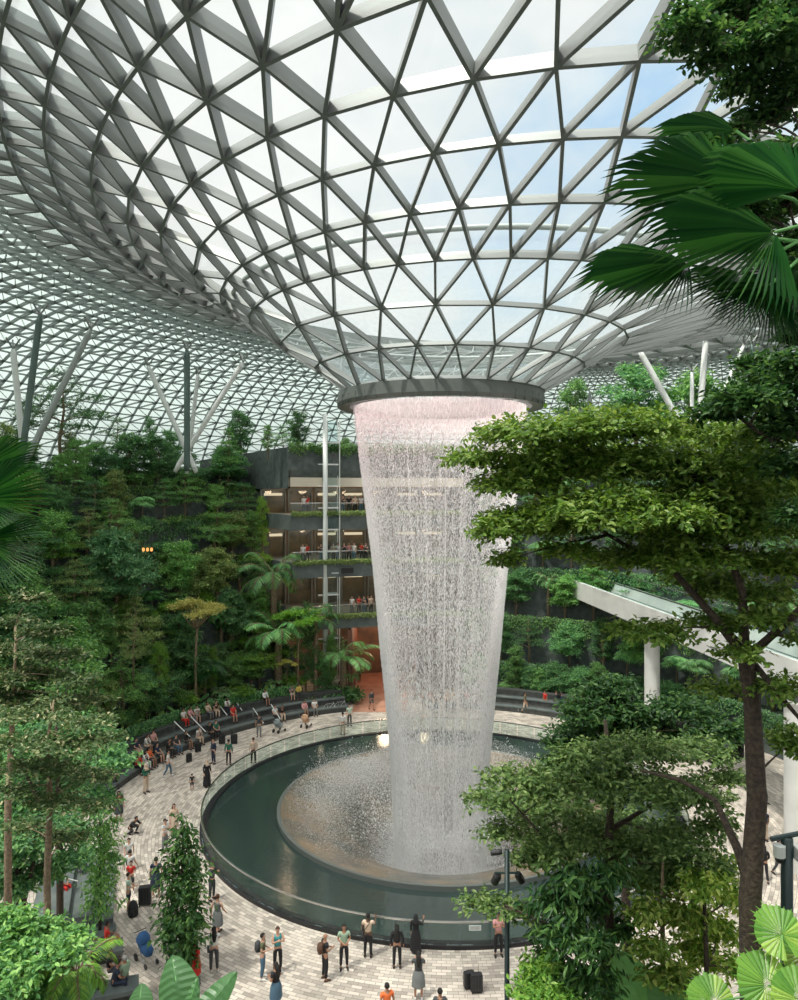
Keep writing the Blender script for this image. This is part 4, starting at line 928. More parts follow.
# --- hanging greenery on walls and balcony edges (uncountable)
def trailing(r0, z, a0, a1, n, drop, mat, lab, rise=.35, c=(CX, CY)):
    a = a0+(a1-a0)*rng.random(n); zz = z+rise*rng.random(n)-drop*rng.random(n)**1.6*(.4+.6*np.abs(np.sin(a*37))); r = r0-.06-.22*rng.random(n)
    P = np.stack([c[0]+r*np.sin(a), c[1]+r*np.cos(a), zz], 1); out = np.stack([-np.sin(a), -np.cos(a), 0*a], 1)
    D = nrm(out*.5+rng.normal(size=(n, 3))*.5-np.array([0, 0, .6])); N = nrm(out+np.array([0, 0, .6])+rng.normal(size=(n, 3))*.4); s = .7+.6*rng.random(n)
    o = link('trailing_plants', mesh_np('trailing_plants', *leaf_arrays(P, D, N, .17*s, .09*s)), mat); tag(o, lab, 'plants', kind='stuff')
for te, (r0, za, zb) in enumerate(HILL[:7]):
    lv = ['lowest', 'second', 'third', 'fourth', 'fifth', 'sixth', 'topmost'][te]
    trailing(r0, zb+.2, A0, A1, 9000, [1.0, 1.6, 1.8, 1.9, 2.0, 1.4, .9][te], M['cover'] if te % 2 else M['dark'], 'green creepers spilling over the %s terrace wall of the hillside' % lv)
for z, r0, lab in ((7.2, 23.2, 'lowest'), (11.9, 23.6, 'middle'), (16.1, 24.0, 'upper')):
    trailing(r0, z+.1, B0, AZ(8), 6000, .22, M['olive'], 'trailing plants along the edge of the %s shop balcony' % lab, .25)
trailing(24.6, 22.0, B0, AZ(40), 9000, .8, M['cover'], 'green hedge spilling over the dark wall above the timber soffit', .5)
# planting around the end of the seating and the red passage
def by_topz(key, px, yt, r, z, mat, label, wide=1, cat='tree'):
    g = ground_on(px, r, z); h = EYE-(yt-YH)/F*g.y-z; sz = max(.2, h/HT[key]); plant(key, g, mat, sz*wide, sz=sz, name=cat, label=label, cat=cat)
by_topz('rnd3', 268, 424, 26, 21, M['mid'], 'column-like ivy-green tree on the roof edge left of the lift tower', .8)
by_topz('rnd1', 298, 410, 28, 21, M['dark'], 'small dark tree on the roof edge nearest the lift tower', .8)
by_topz('lay1', 283, 425, 27, 21, M['dark'], 'little layered tree on the roof edge between the ivy-green one and the lift tower', .9)
by_topz('rnd2', 345, 438, 26, 21, M['mid'], 'little light green tree on the roof edge beside the falling water', .8)
by_top('palm1', 343, 635, -1, M['palm'], 'large feathery palm beside the red passage', 'palm', 22.9)
by_top('palm2', 316, 596, -1, M['palm'], 'palm with drooping fronds under the middle balcony', 'palm', 23)
by_top('palm2', 352, 668, -1, M['palm'], 'small palm at the left corner of the red passage', 'palm', 22.9)
for px, yt, key, mt, lab, wd in ((331, 632, 'rnd3', 'mid', 'narrow leafy tree below the screen on the balcony edge', .5), (318, 655, 'rnd2', 'dark', 'low bushy tree at the end of the seating steps', .7), (306, 600, 'rnd3', 'dark', 'tall narrow dark tree right of the bright green flat crown', .55)):
    by_top(key, px, yt, -1, M[mt], lab, 'tree', 23.3, wd, name='tree')
for k in range(9):
    plant(random.choice(['shr1', 'shr2', 'fern']), ground_on(302+5.5*k, 22.6+.3*(k % 2), 0), M[random.choice(['mid', 'bright', 'dark'])], random.uniform(.9, 1.4), name='shrub', label='low green shrub in the bed at the end of the seating steps', cat='shrub', group='shrubs in the bed at the end of the seating steps')
# hillside behind and right of the waterfall
random.seed(31)
for te, (r0, za, zb) in enumerate(HR2):
    n = [16, 16, 15, 14, 16][te]; lv = ['lowest', 'second', 'third', 'fourth', 'top'][te]
    for k in range(n):
        a = 9+88*(k+random.uniform(.1, .9))/n; key = random.choice(['rnd1', 'rnd2', 'lay1', 'rnd3', 'palm2', 'fanp', 'rnd2', 'lay2'])
        if te == 4 and key in ('palm2', 'fanp'): key = 'rnd1'
        is_p = key in ('palm2', 'fanp'); s = (random.uniform(3.4, 5.4) if te < 4 else random.uniform(2.2, 4))/HT[key] if not is_p else random.uniform(.9, 1.2)
        plant(key, pol(a, r0+random.uniform(.8, 1.6), zb-.05), M[random.choice(['dark', 'mid', 'blue', 'dark']) if not is_p else 'palm'], s, name='palm' if is_p else 'tree', label=('palm' if is_p else 'dark green tree')+' on the %s terrace of the right-hand hillside' % lv, cat='palm' if is_p else 'tree', group=('palms' if is_p else 'trees')+' on the right-hand hillside, %s terrace' % lv)
    trailing(r0, zb+.2, AZ(8.3), AZ(80), 8000, 1.7, M['cover'] if te % 2 else M['dark'], 'green creepers on the %s terrace wall beyond the waterfall on the right' % lv)
for k in range(15):
    a = 10+44*(k+random.random())/15; plant(random.choice(['rnd2', 'rnd3', 'fanp']), pol(a, 23.4, 0), M[random.choice(['dark', 'mid'])], random.uniform(.45, .6), name='tree', label='low dark tree behind the far seating right of the waterfall', cat='tree', group='low trees behind the far seating')
e = empty('wall_sign', pol(10.5, 24.5, 5.2), -AZ(10.5), label='small white upright panel among the plants right of the waterfall', cat='sign')
build(MB().box((-.35, -.12, -.9), (.35, -.06, .9)), 'panel', M['white'], e); build(MB().box((-.05, -.06, -.9), (.05, .15, -.7)), 'bracket', M['steel'], e)
def rtop(key, px, ytop, d, mat, lab, zb=19.8, wide=1):
    top = EYE-(ytop-YH)/F*d; h = top-zb; s = h/HT[key]; plant(key, Vector(((px-XC)/F*d, d, zb)), mat, s*wide, sz=s, name='tree', label=lab, cat='tree')
rtop('rnd1', 637, 362, 70, M['dark'], 'dark rounded tree on the roof garden right of the funnel', wide=1.1)
rtop('rnd2', 690, 372, 71, M['mid'], 'paler tree on the roof garden left of the upright white column', wide=.9)
rtop('lay1', 735, 380, 72, M['mid'], 'spreading tree on the roof garden near the right edge', wide=1.0)
rtop('rnd1', 575, 378, 71, M['mid'], 'light green tree on the roof garden just right of the funnel', wide=.7)

for k, px in enumerate((146, 150, 154)):
    g = ground_on(px, 28.3, 0); zz = EYE-(549-YH)/F*g.y
    e = empty('hanging_lantern', (g.x, g.y-.6, zz), label='small warm glowing lantern hanging under the terrace amid the left hillside trees', cat='lantern', group='three lanterns under the hillside terrace')
    build(MB().lathe([(.02, .16), (.09, .11), (.11, .0), (.08, -.13), (.02, -.15)], 14), 'shade', M['lantern'], e, smooth=True); build(MB().tube([(0, 0, .2), (0, 0, 1.2)], .012, 5), 'cord', M['black'], e)
# ------------------------------------------------------------------ near vegetation
def near_tree(name, label, trunks, blobs, d, mat, n, L, W, bark='bark', up=1.0, droop=.15, cat='tree', seed=3, thick=.5, fine=True, base=None, dj=.8, twig=.012, joints=None):
    """trunks: lists of (px,py,d,radius); blobs: (px,py,rx,ry) ovals of foliage at about distance d"""
    random.seed(seed); r2 = np.random.default_rng(seed); org = base
    T0 = [Vector(atd(px, py, dd)) for px, py, dd, r in trunks[0]]
    if org is None: org = Vector((T0[0].x, T0[0].y, 0))
    tm = MB(); J = []
    for t in trunks:
        pts = [Vector(atd(px, py, dd))-org for px, py, dd, r in t]; tm.tube(pts, [r for *_, r in t], 10)
        for a, b, ra, rb in zip(pts, pts[1:], [q[3] for q in t], [q[3] for q in t][1:]):
            for k in range(4): J.append((a.lerp(b, k/4), ra+(rb-ra)*k/4))
        J.append((pts[-1], t[-1][3]))
    B = []; tw = MB()
    for bb in blobs:
        px, py, rx, ry = bb[:4]; dd = (bb[4] if len(bb) > 4 else d)+random.uniform(-dj, dj); c = Vector(atd(px, py, dd))-org; k = dd/F
        B.append((c.x, c.y, c.z, rx*k, max(rx, ry)*k*thick*1.4, ry*k))
        jp, jr = min(J, key=lambda q: (q[0]-c).length+max(0, q[0].z-c.z)*1.0)
        limb(tw, jp, c, min(jr*.8, twig*1.8), .004, 5, -.03)
        for q in range(5):
            a = random.uniform(0, 6.28); p2 = c+Vector((math.cos(a)*rx*k*.75, math.sin(a)*rx*k*thick, random.uniform(-.5, .7)*ry*k)); limb(tw, c-(c-jp)*.15, p2, .007, .002, 4, -.02, 4)
    e = empty(name, org, label=label, cat=cat)
    build(tm, 'trunk', M[bark], e, smooth=True); build(tw, 'branches', M[bark], e, smooth=True)
    o = link('foliage', mesh_np('foliage', *cloud(B, n, L, W, up=up, droop=droop, fine=fine, shell=.35, rg=r2)), M[mat], e)
    return e
# the large tree on the right
near_tree('tree', 'large tree on the right with a dark forked trunk and wide layered crown', [
  [(752, 1520, 13.0, .20), (752, 1010, 10, .15), (750, 900, 9.8, .14), (757, 800, 9.8, .125), (752, 700, 9.8, .105), (745, 655, 9.8, .10)],
  [(745, 655, 9.8, .09), (715, 618, 9.9, .055), (672, 570, 10.1, .045), (625, 545, 10.3, .03), (560, 505, 10.5, .018)],
  [(745, 655, 9.8, .07), (742, 590, 9.6, .05), (720, 530, 9.6, .035), (690, 470, 9.8, .02)],
  [(750, 655, 9.8, .06), (798, 612, 9.3, .045), (830, 560, 9.2, .03), (810, 460, 9.2, .02)],
  [(755, 665, 9.8, .045), (775, 690, 9.4, .035), (805, 725, 9.2, .02)],
  [(750, 880, 9.8, .10), (738, 850, 10, .06), (715, 800, 10.4, .04), (680, 780, 10.8, .03), (640, 770, 11, .018)]],
 [(545,438,75,22),(480,462,38,14),(620,432,70,24),(585,470,85,26),(520,488,50,22),(660,470,70,26),(520,525,42,22),(492,535,22,18),(508,562,16,14),(590,520,75,26),(650,520,70,28),(705,500,60,28),
  (570,552,30,9),(625,562,45,14),(690,560,65,22),(755,530,60,28),(790,490,45,35),(785,570,40,25),(740,595,50,16),(650,632,44,7),(715,625,35,10),(765,620,25,12),
  (560,470,60,26),(610,505,60,26),(555,530,40,22),(685,535,60,26),(730,470,60,30),(770,520,40,34),(630,470,60,22),(700,580,40,16),(780,690,26,14),(790,745,18,20),(740,655,26,7),(720,690,30,8),(700,440,50,20),(760,440,40,18),(798,640,14,10)],
 10.0, 'near', 74000, .085, .048, 'barkd', seed=41, thick=.8)
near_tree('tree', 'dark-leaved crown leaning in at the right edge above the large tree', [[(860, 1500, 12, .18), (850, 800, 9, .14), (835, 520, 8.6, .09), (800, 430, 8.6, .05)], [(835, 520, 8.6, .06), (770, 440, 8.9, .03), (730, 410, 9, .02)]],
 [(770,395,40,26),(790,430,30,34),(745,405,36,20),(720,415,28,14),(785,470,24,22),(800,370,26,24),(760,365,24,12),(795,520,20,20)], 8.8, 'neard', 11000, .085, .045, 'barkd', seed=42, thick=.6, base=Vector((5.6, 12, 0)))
near_tree('tree', 'dense layered tree in the lower right with drooping outer branches over the pool', [
  [(612, 1500, 16, .12), (611, 1000, 13, .09), (608, 860, 13, .08), (612, 780, 13, .06), (605, 720, 13, .03)],
  [(610, 900, 13, .05), (560, 855, 12.8, .03), (510, 800, 12.6, .014)], [(611, 940, 13, .045), (560, 930, 12.6, .03), (505, 905, 12.4, .012)],
  [(610, 990, 13, .04), (570, 960, 12.8, .03), (545, 935, 12.6, .02)], [(610, 830, 13, .05), (660, 800, 13.2, .03), (705, 790, 13.3, .015)]],
 [(520,782,42,14),(498,803,32,15),(545,812,46,16),(508,833,30,9),(570,790,50,22),(585,835,50,22),(640,790,60,24),(625,840,60,24),(690,800,45,22),(680,845,42,22),(555,850,35,20),(716,830,24,18),(640,755,50,20),(700,755,36,18),(590,760,40,18),(535,860,24,14),
  (488,905,32,8),(520,912,22,8),(725,780,22,14),(650,870,50,14),(700,870,34,14)], 13.0, 'sage', 27000, .095, .05, 'barkd', seed=43, thick=.55)
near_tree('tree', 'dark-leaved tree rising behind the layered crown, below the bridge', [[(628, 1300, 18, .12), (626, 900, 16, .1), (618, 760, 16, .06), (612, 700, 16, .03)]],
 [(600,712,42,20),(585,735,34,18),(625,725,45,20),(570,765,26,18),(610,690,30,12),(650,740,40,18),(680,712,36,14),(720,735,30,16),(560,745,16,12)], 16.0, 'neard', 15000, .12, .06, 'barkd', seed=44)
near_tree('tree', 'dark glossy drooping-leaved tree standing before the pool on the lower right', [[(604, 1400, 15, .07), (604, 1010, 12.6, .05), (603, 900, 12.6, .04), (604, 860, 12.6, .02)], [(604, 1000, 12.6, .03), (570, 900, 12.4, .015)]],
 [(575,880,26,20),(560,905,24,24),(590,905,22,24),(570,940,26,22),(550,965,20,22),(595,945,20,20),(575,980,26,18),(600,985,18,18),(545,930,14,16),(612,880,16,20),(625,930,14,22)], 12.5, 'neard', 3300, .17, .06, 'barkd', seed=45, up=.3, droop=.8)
near_tree('tree', 'sunlit lime-leaved young tree with a thin brown trunk at the lower right', [[(664, 1400, 15, .06), (664, 1010, 12.2, .045), (662, 900, 12.2, .035), (663, 855, 12.2, .015)]],
 [(655,885,22,20),(680,880,24,18),(645,915,18,20),(675,920,24,22),(650,950,20,18),(690,950,18,18),(665,980,24,16)], 12.2, 'lime', 4200, .11, .05, 'bark', seed=46, up=.5, droop=.5)
near_tree('tree', 'lime-leaved young tree with a thin dark trunk near the large trunk', [[(708, 1400, 15, .06), (708, 1010, 12, .045), (705, 920, 12, .035), (704, 880, 12, .015)]],
 [(705,890,24,20),(730,900,16,20),(695,920,18,18),(720,935,20,18),(705,960,20,18),(735,970,12,16),(690,985,16,14),(725,870,16,14)], 12.0, 'lime', 3600, .11, .05, 'barkd', seed=47, up=.5, droop=.5)
near_tree('shrub', 'bright green bush at the foot of the thin lamp post', [[(545, 1120, 12.6, .04), (545, 1000, 12.4, .03), (545, 975, 12.4, .02)]],
 [(540,972,20,16),(555,985,22,16),(530,992,18,16),(548,1005,26,18),(565,1000,14,14)], 12.4, 'bright', 3600, .10, .05, 'bark', seed=48, up=.6, cat='shrub')
# leafy branch in the top right corner
near_tree('tree', 'leafy twigs hanging into the top right corner above the fan palm', [[(1000, 1500, 8, .16), (900, 500, 6, .12), (880, 100, 5.4, .08), (800, 60, 5.2, .03)], [(880, 200, 5.4, .05), (800, 140, 5.2, .02)], [(890, 380, 5.6, .05), (800, 240, 5.2, .015)]],
 [(690,38,30,14),(735,20,40,22),(770,50,34,34),(790,100,24,40),(745,85,28,20),(715,60,26,12),(790,20,30,30),(760,120,24,16),(785,165,20,26),(735,130,16,10),(770,215,26,14),(792,250,16,26),(740,235,20,8),(700,250,16,6),(750,160,14,8),(795,310,12,30),(775,270,12,10),(690,12,14,8),(720,150,18,8),(765,180,26,20),(785,200,20,30),(750,210,20,14),(780,290,20,30),(790,340,14,16),(675,22,12,6)],
 5.2, 'neard', 17000, .052, .030, 'barkd', seed=49, thick=.7, base=Vector((4.8, 8, 0)), dj=.35, twig=.006)
# fan palm leaves, top right
def fan_palm_near(label, hubs, base, crown, mat, seed, nseg=40, split=.36, gr=1.18):
    r2 = np.random.default_rng(seed); e = empty('fan_palm', base, label=label, cat='palm')
    cr = Vector(crown); b = Vector(base)
    build(MB().tube([Vector((0, 0, -.05)), (cr-b)*.5+Vector((.05, 0, 0)), cr-b], [.09, .08, .07], 10), 'trunk', M['barkd'], e, smooth=True)
    for px, py, d, R, ang_, tilt, yaw, spread in hubs:
        h = Vector(atd(px, py, d)); k = d/F; Rm = R*k
        fl_ = fan_leaf(Rm*gr, nseg, r2, droop=.10, spread=spread, split=split)
        # leaf plane faces the viewer, opening towards screen angle ang_
        Mx = Matrix.Translation(h-b)@Matrix.Rotation(AZ(yaw), 4, 'Z')@Matrix.Rotation(AZ(90+tilt), 4, 'X')@Matrix.Rotation(AZ(ang_), 4, 'Z')
        build(MB().add([Mx@Vector(v) for v in fl_.v], fl_.f), 'frond', M[mat], e)
        mid = (h+cr)/2+Vector((0, 0, .12)); build(MB().tube([cr-b, mid-b, h-b], [.02, .012, .010], 6), 'leaf_stalk', M['palm'], e, smooth=True)
    return e
fan_palm_near('fan palm with dark pleated leaves in the upper right corner', [
 (735, 185, 4.6, 112, 168, -28, 0, 2.9), (775, 232, 4.3, 120, 190, -35, 8, 2.6), (688, 262, 4.8, 100, 192, -50, 0, 2.3), (742, 272, 4.5, 62, 255, -30, 0, 3.2), (800, 190, 4.4, 95, 120, -30, 0, 2.6), (800, 268, 4.7, 60, 225, -25, 0, 2.8), (735, 130, 5.0, 70, 165, -40, 0, 2.2), (770, 285, 4.4, 70, 235, -25, 0, 2.2)],
 Vector((3.6, 4.6, 8.0)), atd(850, 250, 4.8), 'fan', 51)
fan_palm_near('fan palm with drooping leaf tips cut off by the left edge', [
 (-22, 500, 5.2, 66, -12, -25, 0, 3.0), (-20, 470, 5.4, 52, 35, -30, 0, 2.6), (-18, 540, 5.0, 62, -35, -20, 0, 2.4)],
 Vector((-3.4, 5.4, 8.0)), atd(-70, 510, 5.4), 'fan', 52)
# left side, near
near_tree('tree', 'tall slender tree near the left edge with a bare brown trunk and cream-tipped layered crown', [[(49, 1345, 16, .12), (49, 1000, 16, .085), (47, 880, 16, .075), (50, 800, 16, .065), (48, 740, 16, .045), (54, 700, 16, .015)]],
 [(35,716,40,4),(85,722,34,4),(20,742,36,4),(66,745,44,4),(105,738,22,3),(38,768,46,4),(88,775,30,4),(12,790,26,4),(58,802,36,4),(92,808,22,3),(25,826,26,4),(62,838,26,3),(50,700,20,3)], 16, 'tips', 7500, .105, .055, 'bark', seed=61, up=1.5, thick=.45, dj=1.2, twig=.01)
near_tree('tree', 'cream-tipped layered tree filling the left edge above the near slender one', [[(8, 1200, 21, .14), (8, 800, 21, .1), (14, 690, 21, .06), (16, 625, 21, .02)]],
 [(14,622,24,4),(45,632,26,4),(8,650,36,4),(52,655,34,4),(25,676,46,5),(75,680,26,4),(12,700,38,4),(60,704,36,4),(95,700,20,3),(30,598,20,3)], 21, 'tips', 9500, .14, .07, 'bark', seed=62, up=1.5, thick=.45, dj=1.6)
near_tree('tree', 'dense dark leafy tree at the left edge behind the cream-tipped crowns', [[(60, 1200, 27, .16), (60, 850, 27, .12), (55, 700, 27, .05)], [(60, 850, 27, .1), (20, 760, 27, .06)]],
 [(20,745,40,22),(70,740,44,22),(105,765,30,20),(40,790,44,24),(90,805,26,18),(10,820,30,26),(60,835,28,16)], 27, 'dark', 13000, .20, .10, 'barkd', seed=65, up=.8, thick=.6, dj=1.5)
near_tree('tree', 'dark bushy tree low at the left edge behind the bare trunk', [[(18, 1150, 24, .16), (20, 900, 24, .12), (16, 820, 24, .06)], [(20, 920, 24, .09), (36, 850, 24, .05)]],
 [(12,855,34,20),(35,835,30,16),(8,890,26,20),(50,870,22,14),(5,920,20,16),(60,830,20,12),(75,860,16,10)], 24, 'dark', 9000, .17, .08, 'barkd', seed=63, up=.8, thick=.7)
for px, pyb, pyt, key, lab, wd in ((100, 932, 790, 'cone1', 'slim conical dark tree on the left plaza nearer the seating', .9), (183, 986, 818, 'cone2', 'tall conical dark green tree on the plaza beside the barrier', 1.02)):
    g = at(px, pyb, 0); h = (pyb-pyt)/F*g.y; plant(key, g, M['neard' if px > 120 else 'mid'], h/6*wd*.92, sz=h/6, label=lab, cat='tree', bark='barkd')
    e = empty('tree_pit', (g.x, g.y, 0), label='round planted tree pit at the foot of the conical tree '+('beside the barrier' if px > 120 else 'near the seating'), cat='planter')
    build(MB().lathe([(.62, 0), (.62, .14), (.52, .14), (.52, .10), (.01, .10)], 28), 'kerb', M['slab'], e)
near_tree('shrub', 'large bright green bush filling the bottom left corner', [[(20, 1150, 12.4, .05), (20, 1000, 12.2, .04), (22, 960, 12.2, .02)]],
 [(10,925,30,16),(40,935,26,16),(20,955,36,18),(60,955,22,14),(5,985,30,18),(40,985,32,18),(75,935,16,10),(20,1010,50,18)], 12.2, 'mid', 9000, .105, .055, 'bark', seed=64, up=.6, cat='shrub')
e = plant('palm2', Vector(atd(76, 965, 12.3))-Vector((0, 0, 2.3)), M['bright'], .42, sz=.60, rz=1.0, label='small yellow-green palm above the bottom left bush', cat='palm')
e.location.z = 8.0
def ear(px, py, d, Lpx, ang_, tilt, aspect, label, mat='big'):
    """one upright clump of broad leaves"""
def broad_clump(label, base, leaves_, mat, aspect=.62, nm='elephant_ear'):
    e = empty(nm, base, label=label, cat='plant'); b = Vector(base)
    for px, py, d, Lpx, ang_, tilt, asp in leaves_:
        h = Vector(atd(px, py, d)); Lk = Lpx*d/F; nn = 16; vs = []; fs = []
        for i in range(nn+1):
            t = i/nn; wd = Lk*asp*.5*(math.sin(PI*min(1, max(0, t))**.72))**.62 if 0 < t < 1 else 0
            for j in range(-4, 5):
                s = j/4; back = -.16*Lk*abs(s)**1.5*(1-t)*2
                vs.append((Lk*(t-.10)+back*.6+abs(s)*.10*Lk*(1-t), wd*s, .10*Lk*math.sin(PI*t)-abs(s)*wd*.22+(.010*Lk if (i % 2 == 0) else -.010*Lk)*abs(s)**.3))
        for i in range(nn):
            for j in range(8): q = i*9+j; fs.append((q, q+1, q+10, q+9))
        Mx = Matrix.Translation(h-b)@Matrix.Rotation(AZ(90+tilt), 4, 'X')@Matrix.Rotation(AZ(ang_), 4, 'Z')
        build(MB().add([Mx@Vector(v) for v in vs], fs), 'leaf_blade', M[mat], e, smooth=False)
        build(MB().tube([Mx@Vector((-.02*Lk, 0, .0)), Mx@Vector((Lk*.45, 0, .095*Lk)), Mx@Vector((Lk*.86, 0, .035*Lk))], [.014, .010, .003], 5), 'midrib', M['palm'], e)
        build(MB().tube([(0, 0, 0), (h-b)*.5+Vector((0, 0, .1)), h-b], [.035, .025, .015], 6), 'leaf_stalk', M['palm'], e, smooth=True)
    return e
broad_clump('elephant ear plant with one broad pale ribbed leaf at the bottom left', (atd(180, 1000, 12.2).x, 12.2, 8.0), [(182, 1006, 12.2, 52, 112, -35, .78), (186, 1016, 11.8, 40, 75, -20, .26), (200, 1020, 12.0, 58, 52, -35, .45), (140, 1012, 12.4, 28, 100, -45, .9)], 'big')
broad_clump('elephant ear plant with rounded leaves beside the bare trunk at the bottom left', (atd(62, 1000, 12.4).x, 12.4, 8.0), [(70, 1000, 12.4, 40, 50, -40, .8), (58, 1002, 12.1, 34, 110, -30, .8)], 'palm')
broad_clump('broad-leaved plant between the thin trunks at the bottom right', (atd(640, 1000, 12.3).x, 12.3, 8.0), [(640, 1002, 12.3, 52, 110, -30, .9), (665, 1006, 12.1, 48, 60, -30, .9), (618, 1004, 12.5, 44, 130, -35, .9)], 'palm')
random.seed(77)
e = fan_palm_near('fan palm with broad bright rounded leaves in the bottom right corner', [
 (782, 935, 9.0, 34, 100, -40, 0, 5.6), (806, 955, 9.4, 36, 80, -45, 0, 5.4), (768, 985, 8.8, 38, 130, -40, 0, 5.4), (800, 1000, 8.6, 38, 60, -40, 0, 5.2), (715, 1002, 9.2, 32, 140, -45, 0, 5.2)],
 Vector((4.6, 9.2, 8.0)), atd(780, 1010, 9.0), 'bright', 53, 24, .85, 1.0)
# grey steps and floor on the near left
e = empty('seating_steps', (at(78, 900, 0).x, at(78, 900, 0).y, 0), .35, label='grey stone seating steps on the near left behind the slim conical tree', cat='seating')
for k, (x0, x1, z1) in enumerate(((-1.6, -.2, .9), (-.2, .7, .6), (.7, 1.5, .3))): build(MB().box((x0, -2.6, 0), (x1, 2.6, z1)), 'step', M['slab'], e)
for px, py in ((66, 868), (62, 884)):
    p = at(px, py, .9); h = empty('stair_handrail', (p.x, p.y, 0), .2, label='pale handrail over the near-left seating steps, '+('farther one' if py < 880 else 'nearer one'), cat='handrail')
    build(MB().tube([(-.45, 0, 1.35), (.65, 0, .95)], .03, 6), 'rail', M['white'], h); build(MB().tube([(-.4, 0, 0), (-.4, 0, 1.32)], .02, 5), 'post', M['chrome'], h); build(MB().tube([(.6, 0, 0), (.6, 0, .96)], .02, 5), 'post', M['chrome'], h)
# lamp posts
def spot(e, p, dirn, r=.07):
    p = Vector(p); d = Vector(dirn).normalized(); b = build(MB().tube([p, p+d*.05, p+d*.20], [r*.7, r, r], 12), 'lamp_head', M['black'], e, smooth=False)
p = atd(507, 850, 13); e = empty('lamp_post', (p.x, 13, 0), label='thin dark lamp post with small spotlights before the pool', cat='lamp')
h = p.z
build(MB().tube([(0, 0, 0), (0, 0, h)], .045, 12), 'pole', M['post'], e, smooth=True)
build(MB().tube([(-.22, 0, h-.40), (.22, 0, h-.40)], .02, 8), 'arm', M['post'], e)
spot(e, (-.15, -.02, h-.42), (-.3, .3, -.8)); spot(e, (.18, -.02, h-.40), (.4, .3, -.8)); spot(e, (-.09, -.02, h-.02), (-.9, .2, -.2), .05)
p = atd(787, 838, 13); e = empty('lamp_post', (p.x, 13, 0), label='thick dark post with a white camera near the right edge', cat='lamp')
h = p.z; build(MB().tube([(0, 0, 0), (0, 0, h), (0, 0, h+.02)], [.10, .10, .06], 16), 'pole', M['post'], e, smooth=True)
build(MB().tube([(-.28, 0, h-.02), (.6, 0, h+.16)], .045, 8), 'arm', M['post'], e)
c = build(MB().tube([(-.16, -.05, h-.10), (-.16, -.05, h-.30)], .10, 14), 'camera_housing', M['white'], e); build(MB().sphere((-.16, -.05, h-.34), .08), 'lens_dome', M['black'], c)
c2 = build(MB().box((.10, -.18, h-.34), (.34, .02, h-.12)), 'control_box', M['offw'], e)
